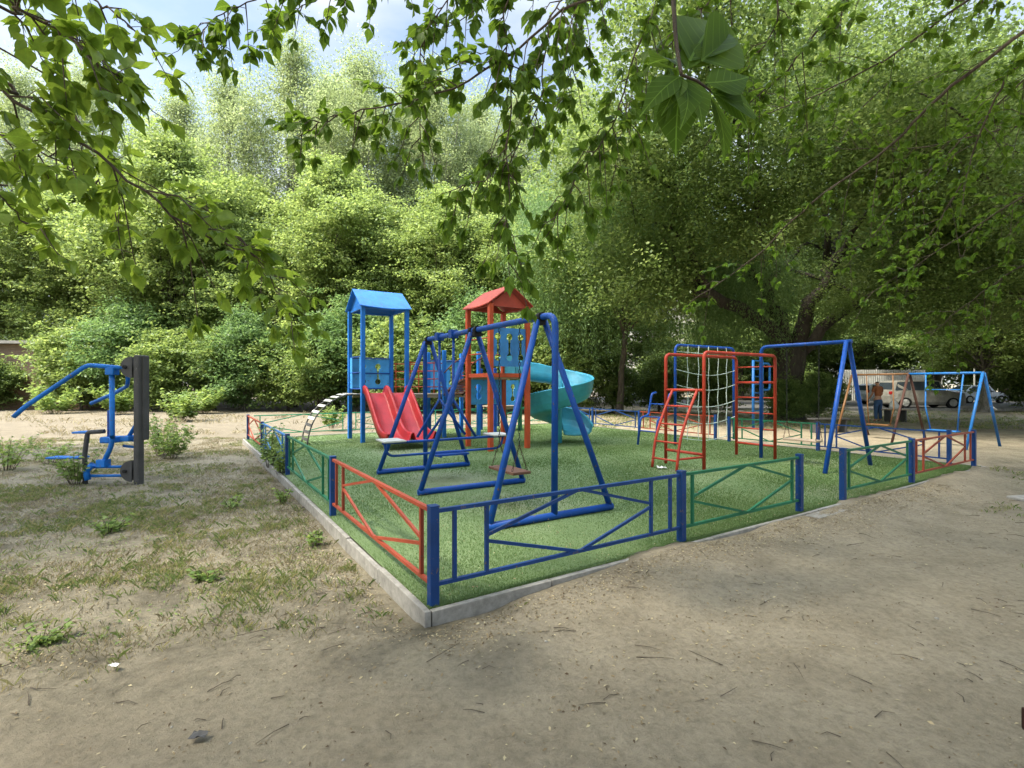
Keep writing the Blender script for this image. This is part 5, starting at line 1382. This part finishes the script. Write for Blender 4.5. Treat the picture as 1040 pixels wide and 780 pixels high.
# drooping willow left of it
wt = thing('willow_tree', 'drooping fine leaved willow right of the red tower', 'tree', (5.6, 26.5, 0), 0)
wl2 = [(-2.5, -1.5, 9.5, 2.8, 2.2), (2.4, -2.0, 9.0, 2.8, 2.2), (0, 1.0, 12.5, 3.0, 2.4), (-3.2, 1.6, 11.5, 2.6, 2.2), (3.6, 1.5, 11.5, 2.8, 2.2), (0, -3.4, 10.5, 2.6, 2.0), (4.6, -3.4, 8.0, 2.2, 1.6)]
trunk_mesh('trunk', .17, 4.6, wl2, 81, 'bark', wt, (.3, 0), subs=4)
def strands(lobes, n, seed, parent, name='crown', zmin=3.0, per=26, L=.17, Wd=.042, mat='leaf_willow', ln=(1.5, 5.0)):
    g = np.random.default_rng(seed); lb = np.array(lobes, float); k = g.integers(0, len(lb), n)
    d = unit(g.normal(size=(n, 3)) + [0, 0, .25]); rr = g.random((n, 1)) ** .45
    top = lb[k, :3] + d * rr * lb[k][:, [3, 3, 4]]
    length = g.uniform(*ln, (n, 1)); length = np.minimum(length, np.maximum(top[:, 2:3] - zmin - g.random((n, 1)) * 1.2, .4))
    outd = unit((top - lb[:, :3].mean(0)) * [1, 1, 0] + g.normal(size=(n, 3)) * [.3, .3, 0]); P = []
    s = np.linspace(0, 1, per)[None, :, None]
    arc = top[:, None, :] + outd[:, None, :] * (.55 * np.sin(np.minimum(s * 2.0, 1) * 1.57)) + np.array([0, 0, -1]) * length[:, None, :] * s ** 1.15
    arc += g.normal(0, .05, arc.shape) * [1, 1, .6]; P = arc.reshape(-1, 3)
    V, Q = leaf_quads(P, L, Wd, g, 1.5, .5)
    ti = np.clip(np.repeat(g.normal(.5, .17, n), per) + g.normal(0, .14, len(P)), 0, 1)
    return mesh_np(name, V, Q, mat, ti, parent)
strands(wl2, 5600, 82, wt, zmin=2.0, ln=(2.0, 7.0))

# ------------- trees at the camera's side: trunks out of view, boughs reaching over the picture
def keep_above(ax, ay, tz, k=.80, z0=1.9):
    """crown stays above the line of the lowest boughs over the clearing"""
    def f(c):
        wx, wy, wz = c[:, 0] + ax, c[:, 1] + ay, c[:, 2] + tz
        lim = z0 + k * np.maximum(wy, 0) * 1.0
        return (wz > lim) | (wy < -1)
    return f
def over_tree(name, label, loc, lobes, seed, fork, ncl, base_r=.22, leafm='leaf_elm', L=.13, Wd=.085, per=26, **kp):
    t = thing(name, label, 'tree', loc, 0)
    trunk_mesh('trunk', base_r, fork, lobes, seed, 'bark', t, (0, 0), subs=3)
    crown_mesh('crown', lobes, ncl, per, .5, L, Wd, leafm, seed, t, keep=keep_above(loc[0], loc[1], 0, **kp), shell=1.8)
    return t
lt = over_tree('box_elder_tree', 'box elder whose boughs hang in from the upper left', (-5.2, -2.0, 0),
    [(-1, -1, 6.5, 2.2, 1.5), (0, -2, 8.5, 2.4, 1.8), (3.4, -.5, 7.4, 2.0, 1.2), (-3, -1.5, 8.0, 2.2, 1.6)], 91, 3.6, 420, leafm='leaf_maple')
ct_ = over_tree('box_elder_tree', 'box elder whose boughs hang in from the top centre', (.9, -2.6, 0),
    [(0, 2, 6.0, 2.4, 1.3), (2.6, 2.4, 6.4, 2.4, 1.3), (-2.4, 3.0, 6.6, 2.4, 1.3), (0, 4.5, 8.0, 2.8, 1.5), (0, -1, 8.0, 2.8, 2.0), (2.4, 5.4, 9.5, 2.6, 1.4), (-2.4, 6.0, 9.8, 2.6, 1.4)], 92, 3.4, 170)
rt = over_tree('box_elder_tree', 'box elder whose long bare boughs slant in from the upper right', (8.2, 1.0, 0),
    [(-2.5, 2.5, 6.4, 2.6, 1.5), (0, 3.0, 6.8, 2.6, 1.6), (-4.0, 4.5, 7.8, 2.6, 1.5), (1.0, 6.0, 7.6, 2.8, 1.8), (-1.5, 7.5, 9.5, 2.8, 1.8), (3.5, 8.5, 8.0, 3.0, 2.2), (-4.0, 1.0, 8.8, 2.6, 1.6), (4.5, 4.0, 6.0, 2.6, 2.0), (1, 1, 9.5, 2.8, 1.8)], 93, 3.2, 1700, .28)
# tall trees left of the clearing that shade the turf
sh1 = over_tree('elm_tree', 'tall elm standing left of the clearing, shading the turf', (-15.5, 5.0, 0),
    [(3, 1, 11, 3.2, 1.9), (-2, 3, 10, 3.4, 2.4), (5.5, 3.5, 13.5, 3.2, 1.8), (2.5, -2.5, 12, 3.2, 2.2), (0, 0, 15, 3.4, 2.4), (7.5, 0, 13.5, 3.0, 1.8), (4.5, -1, 15.5, 3.2, 2.0), (8, 5, 16, 3, 1.6)], 94, 6.5, 2400, .40, L=.16, Wd=.11)
sh2 = over_tree('elm_tree', 'tall elm behind the photographer, arching high over the path', (-3.5, -7.0, 0),
    [(0, 4, 11, 3.4, 2.0), (4, 5, 11.5, 3.4, 2.0), (-4, 5, 12, 3.2, 2.0), (1, 9, 13, 3.4, 1.8), (5.5, 10, 14, 3.4, 1.8), (-3.5, 10.5, 14, 3.2, 1.8), (0, 0, 14, 3.6, 2.4), (9, 6, 12, 3.2, 2), (2.5, 13.5, 15.5, 3.0, 1.5), (-1.5, 14, 16, 3, 1.5)], 95, 6.5, 2200, .42, L=.16, Wd=.11)

def L_(t, pts):
    """bough control points: first the fork of tree t, then pixels with a distance"""
    o = Vector(t.location); out = [Vector((0, 0, 3.3))]
    a = at(*pts[0]) - o; mid = out[0].lerp(a, .55) + Vector((0, 0, .35)); out.append(mid)
    return out + [at(*q_) - o for q_ in pts]
# left: top tint puts the light coming through into the leaf colour
bough(lt, L_(lt, [(-60, 52, 2.0), (0, 92, 2.05), (100, 157, 2.15), (190, 228, 2.3), (262, 262, 2.5)]), .013, .004, .085, 101, 22, .42, .34, .5, 1.0)
bough(lt, L_(lt, [(-70, -30, 1.9), (20, 8, 2.0), (85, 50, 2.1), (118, 95, 2.2)]), .010, .004, .095, 102, 16, .45, .28, .4, 1.0)
bough(lt, L_(lt, [(-30, -60, 2.6), (60, -20, 2.6), (110, 10, 2.6), (135, 30, 2.6)]), .009, .004, .095, 103, 11, .40, .30, .4, 1.0)
bough(lt, L_(lt, [(-80, 120, 2.3), (-10, 132, 2.4), (60, 165, 2.5), (120, 200, 2.6)]), .007, .003, .085, 104, 12, .5, .25, .5, 1.0)
bough(lt, L_(lt, [(20, 60, 2.6), (60, 95, 2.6), (125, 175, 2.7), (210, 215, 2.9), (270, 275, 3.0), (300, 330, 3.1)]), .006, .003, .085, 105, 20, .45, .22, .5, 1.0)
bough(lt, L_(lt, [(-60, 150, 2.2), (-10, 190, 2.2), (30, 230, 2.3)]), .005, .003, .085, 106, 7, .6, .2, .5, 1.0)
# top centre
bough(ct_, L_(ct_, [(580, -80, 3.4), (530, -30, 3.5), (470, 20, 3.6), (420, 40, 3.7)]), .006, .003, .085, 123, 22, .45, .22, .6, .35)
bough(ct_, L_(ct_, [(640, -80, 3.6), (600, -10, 3.7), (585, 60, 3.8), (560, 120, 3.9)]), .006, .003, .085, 124, 26, .40, .24, .7, .35)
bough(ct_, L_(ct_, [(640, -60, 2.6), (570, 12, 2.7), (475, 82, 2.9), (400, 107, 3.0), (340, 118, 3.1), (305, 138, 3.15)]), .011, .003, .080, 111, 26, .40, .22, .5, .28)
bough(ct_, L_(ct_, [(560, -70, 2.7), (515, 0, 2.8), (518, 90, 2.9), (515, 190, 3.0), (517, 275, 3.0)]), .007, .003, .080, 112, 34, .38, .20, .9, .28)
bough(ct_, L_(ct_, [(700, -60, 3.0), (650, 40, 3.1), (625, 120, 3.2), (590, 175, 3.2), (555, 240, 3.2)]), .009, .003, .080, 113, 34, .38, .24, .8, .28)
bough(ct_, L_(ct_, [(600, -60, 2.9), (560, 20, 3.0), (545, 110, 3.1), (500, 175, 3.2), (455, 195, 3.3)]), .007, .003, .080, 114, 32, .38, .22, .8, .28)
bough(ct_, L_(ct_, [(500, -60, 3.0), (455, 0, 3.1), (425, 60, 3.2), (430, 165, 3.4)]), .006, .003, .080, 115, 24, .38, .2, .8, .28)
bough(ct_, L_(ct_, [(330, -60, 3.0), (280, -10, 3.1), (225, 12, 3.2), (205, 35, 3.2)]), .006, .003, .095, 116, 18, .45, .2, .4, .28)
bough(ct_, L_(ct_, [(430, -60, 3.4), (400, -25, 3.5), (330, -5, 3.6), (265, 30, 3.7)]), .006, .003, .090, 117, 18, .45, .2, .4, .28)
bough(ct_, L_(ct_, [(760, -60, 3.1), (700, 20, 3.3), (645, 90, 3.6), (620, 190, 3.8)]), .007, .003, .080, 118, 24, .45, .24, .6, .35)
bough(ct_, L_(ct_, [(800, -60, 3.2), (790, 20, 3.5), (760, 70, 3.8), (715, 150, 4.2)]), .009, .003, .080, 119, 16, .5, .24, .5, .4)
# the one twig right before the lens
tw = ct_; o_ = Vector(ct_.location)
pp = [at(672, -170, .95), at(680, -60, .82), at(684, 5, .77), at(687, 45, .75), at(692, 76, .73)]
m = MB(); m.tube([Vector((0, 0, 3.3)), Vector((-.1, 1.6, 3.1))] + [q_ - o_ for q_ in smooth_path(pp, 5)], [.02, .012] + [.0045 - .0020 * i / 20 for i in range(21)], 7)
m.tube([at(692, 76, .73) - o_, at(708, 82, .74) - o_, at(728, 97, .745) - o_], [.0024, .002, .0012], 6); m.tube([at(687, 50, .75) - o_, at(700, 58, .76) - o_, at(714, 62, .76) - o_], [.0022, .0018, .0012], 6)
nb2 = m.build('branch', 'twig_bark', ct_); nb2['label'] = 'thin twig with large leaves close to the lens'
spec = [((690, 78), (648, 110), .70), ((690, 78), (668, 118), .72), ((693, 80), (694, 128), .69), ((694, 80), (722, 128), .71), ((692, 78), (684, 165), .76), ((722, 92), (775, 128), .78), ((716, 84), (772, 66), .76),
        ((697, 70), (735, 25), .80), ((726, 96), (792, 104), .82), ((689, 72), (655, 62), .78), ((712, 62), (775, 14), .84), ((698, 70), (715, 35), .76),
        ((689, 84), (650, 140), .80), ((722, 98), (752, 162), .82), ((700, 62), (740, -5), .86), ((690, 68), (662, 40), .84)]
C, A, Ls = [], [], []
for b_, e2, Y in spec:
    s_ = at(b_[0], b_[1], .74); e3 = at(e2[0], e2[1], Y); C.append(tuple(s_ - o_)); A.append(tuple(e3 - s_)); Ls.append((e3 - s_).length * 1.12)
nl = near_leaves(np.array(C), np.array(A), np.array(Ls)[:, None] * .80, 131, 'leaves', nb2, tint_c=.05, wk=.92, up=(.15, -.8, .55))  # darkest tint paints the backlit shade into these leaves
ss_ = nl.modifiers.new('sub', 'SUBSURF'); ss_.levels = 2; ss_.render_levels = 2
# right side
bough(rt, L_(rt, [(1110, -15, 4.0), (1040, 32, 4.2), (955, 98, 4.6), (900, 152, 5.0), (825, 205, 5.6), (765, 262, 6.2), (700, 308, 6.8)]), .026, .006, .085, 141, 30, .35, .55, .4, .35)
bough(rt, L_(rt, [(960, -60, 3.4), (862, -5, 3.7), (800, 70, 4.0), (745, 120, 4.3)]), .022, .004, .085, 142, 26, .4, .45, .4, .4)
bough(rt, L_(rt, [(1120, 40, 4.6), (1042, 62, 4.8), (1010, 100, 5.0), (975, 190, 5.4), (930, 260, 5.8)]), .022, .004, .085, 143, 26, .38, .5, .4, .35)
bough(rt, L_(rt, [(1100, 110, 5.0), (1020, 130, 5.4), (930, 150, 5.8), (850, 150, 6.4)]), .018, .004, .085, 144, 26, .4, .5, .4, .4)
bough(rt, L_(rt, [(1120, -60, 4.0), (1000, -10, 4.4), (900, 60, 5.0), (820, 100, 5.4), (740, 130, 6.0)]), .022, .004, .085, 145, 30, .4, .55, .4, .4)
bough(rt, L_(rt, [(1120, 180, 5.2), (1040, 200, 5.8), (960, 250, 6.6), (880, 300, 7.6)]), .020, .004, .085, 146, 28, .4, .6, .5, .3)
bough(rt, L_(rt, [(1130, 240, 6.0), (1040, 270, 6.8), (980, 310, 7.6), (940, 345, 8.2)]), .018, .004, .085, 147, 24, .4, .6, .5, .25)
bough(rt, L_(rt, [(1120, 20, 6.0), (1030, 90, 6.8), (930, 190, 8.0), (860, 270, 9.0)]), .024, .004, .090, 149, 34, .35, .8, .6, .3)
# foliage of a neighbouring tree that fills the upper right
nt_ = over_tree('elm_tree', 'leafy elm at the right whose crown fills the upper right corner', (19.5, 14.0, 0),
    [(-5.0, -1, 7.2, 2.8, 1.8), (-7.0, 3.0, 9.4, 2.6, 1.8), (-3, -3.5, 7.2, 3.0, 2.2), (-1, 1, 6.0, 3.0, 2.2), (-5, 3, 9.8, 3.4, 2.4), (-9, 0, 10.0, 3.0, 2.0), (0, -2, 10, 3.4, 2.6), (3, 2, 7.0, 3.2, 2.6), (-4, -5, 10, 3.0, 2.2), (-11.5, 3.5, 11.5, 3.0, 2.0), (-10.5, -3.5, 12.5, 3.0, 2.0), (-6, -7, 12.5, 3, 2), (2, 5, 6, 3, 2.4), (-3, 4, 4.6, 3.0, 1.8), (-4.5, 8, 5.4, 2.6, 2.0), (0, 8, 4.6, 3, 2.2)], 96, 3.4, 7500, .34, L=.12, Wd=.075, k=.07, z0=2.3)

# ============================================================ WEEDS AND SAPLINGS
def weed(label, x, y, z, h, r_, n, seed, leafs=.075, mat='leaf_weed', loc=None, group='leafy weeds on the dirt verge'):
    g = np.random.default_rng(seed); p_ = loc if loc is not None else on(x, y, z)
    t = thing('weed_plant', label, 'weed', (p_.x, p_.y, z), 0, group); m = MB(); C, A, Ls = [], [], []
    for i in range(int(n * 1.4)):
        a = g.uniform(0, 6.28); rr = r_ * math.sqrt(g.random()); b = Vector((rr * .3 * math.cos(a), rr * .3 * math.sin(a), -.01)); hh = h * g.uniform(.5, 1.1)
        e = Vector((rr * math.cos(a) * 1.3, rr * math.sin(a) * 1.3, hh)); mid = b.lerp(e, .5) + Vector((0, 0, hh * .12)); m.tube([b, mid, e], [.0035, .0028, .0015], 5, False)
        k = int(5 + hh * 16)
        for j in range(k):
            s = .2 + .8 * j / k; q_ = b.lerp(mid, s * 2) if s < .5 else mid.lerp(e, s * 2 - 1); az = g.uniform(0, 6.28)
            C.append(tuple(q_)); A.append((math.cos(az), math.sin(az), g.uniform(-.3, .4))); Ls.append(leafs * g.uniform(.8, 1.6) * (1.15 - .4 * s))
    m.build('stem', 'twig_bark', t)
    near_leaves(np.array(C), np.array(A), np.array(Ls)[:, None], seed + 1, 'leaves', t, mat=mat, tint_c=.55)
weed('bushy weed round the front leg of the exercise machine', 78, 492, 0, .55, .34, 18, 201)
weed('tall leafy weed left of the exercise machine near the photo edge', 6, 478, 0, .62, .5, 20, 202)
weed('leafy weed growing behind the dark posts of the machine', 164, 462, 0, .95, .38, 20, 203, .085)
weed('tall yellow green weed clump right of the dark machine post', 172, 466, 0, .72, .45, 18, 218, .09)
weed('weed growing under the lever arms of the machine', 50, 470, 0, .42, .45, 14, 204)
weed('young sapling with bright leaves beyond the dark posts', 185, 428, 0, 1.3, .9, 36, 205, .16)
weed('bright sapling just right of the machine at the hedge foot', 205, 420, 0, 1.4, 1.0, 36, 206, .18)
weed('sapling at the hedge foot behind the seat of the machine', 120, 421, 0, 1.5, 1.1, 34, 207, .18)
weed('sapling at the hedge foot left of the lever arms', 55, 420, 0, 1.4, 1.2, 34, 208, .18)
weed('climbing weed tangled in the blue section of the left fence', 0, 0, .06, .62, .22, 18, 209, .07, loc=W(-.05, q[1] + .25))
weed('climbing weed over the green fence post on the left', 0, 0, .06, .78, .25, 18, 210, .07, loc=W(-.10, q[1] + 1.3))
weed('small weed clump beside the left kerb', 0, 0, .0, .20, .12, 9, 211, .05, loc=W(-.32, 4.2))
weed('low weed at the kerb near the near corner of the turf', 0, 0, .0, .14, .12, 8, 212, .045, loc=W(-.30, 2.1))
weed('yellow green weed inside the far left corner of the turf', 338, 434, TZ, .75, .45, 24, 213, .10)
weed('broad leaved plant clump on the dirt left of the path', 40, 655, 0, .10, .14, 9, 214, .05)
weed('small plant tuft in the middle of the dirt verge', 210, 590, 0, .09, .12, 8, 215, .05)
weed('green weed tuft halfway along the dirt verge', 235, 515, 0, .14, .16, 9, 216, .055)
weed('green weed tuft left on the dirt verge under the machine', 110, 540, 0, .16, .2, 11, 217, .055)
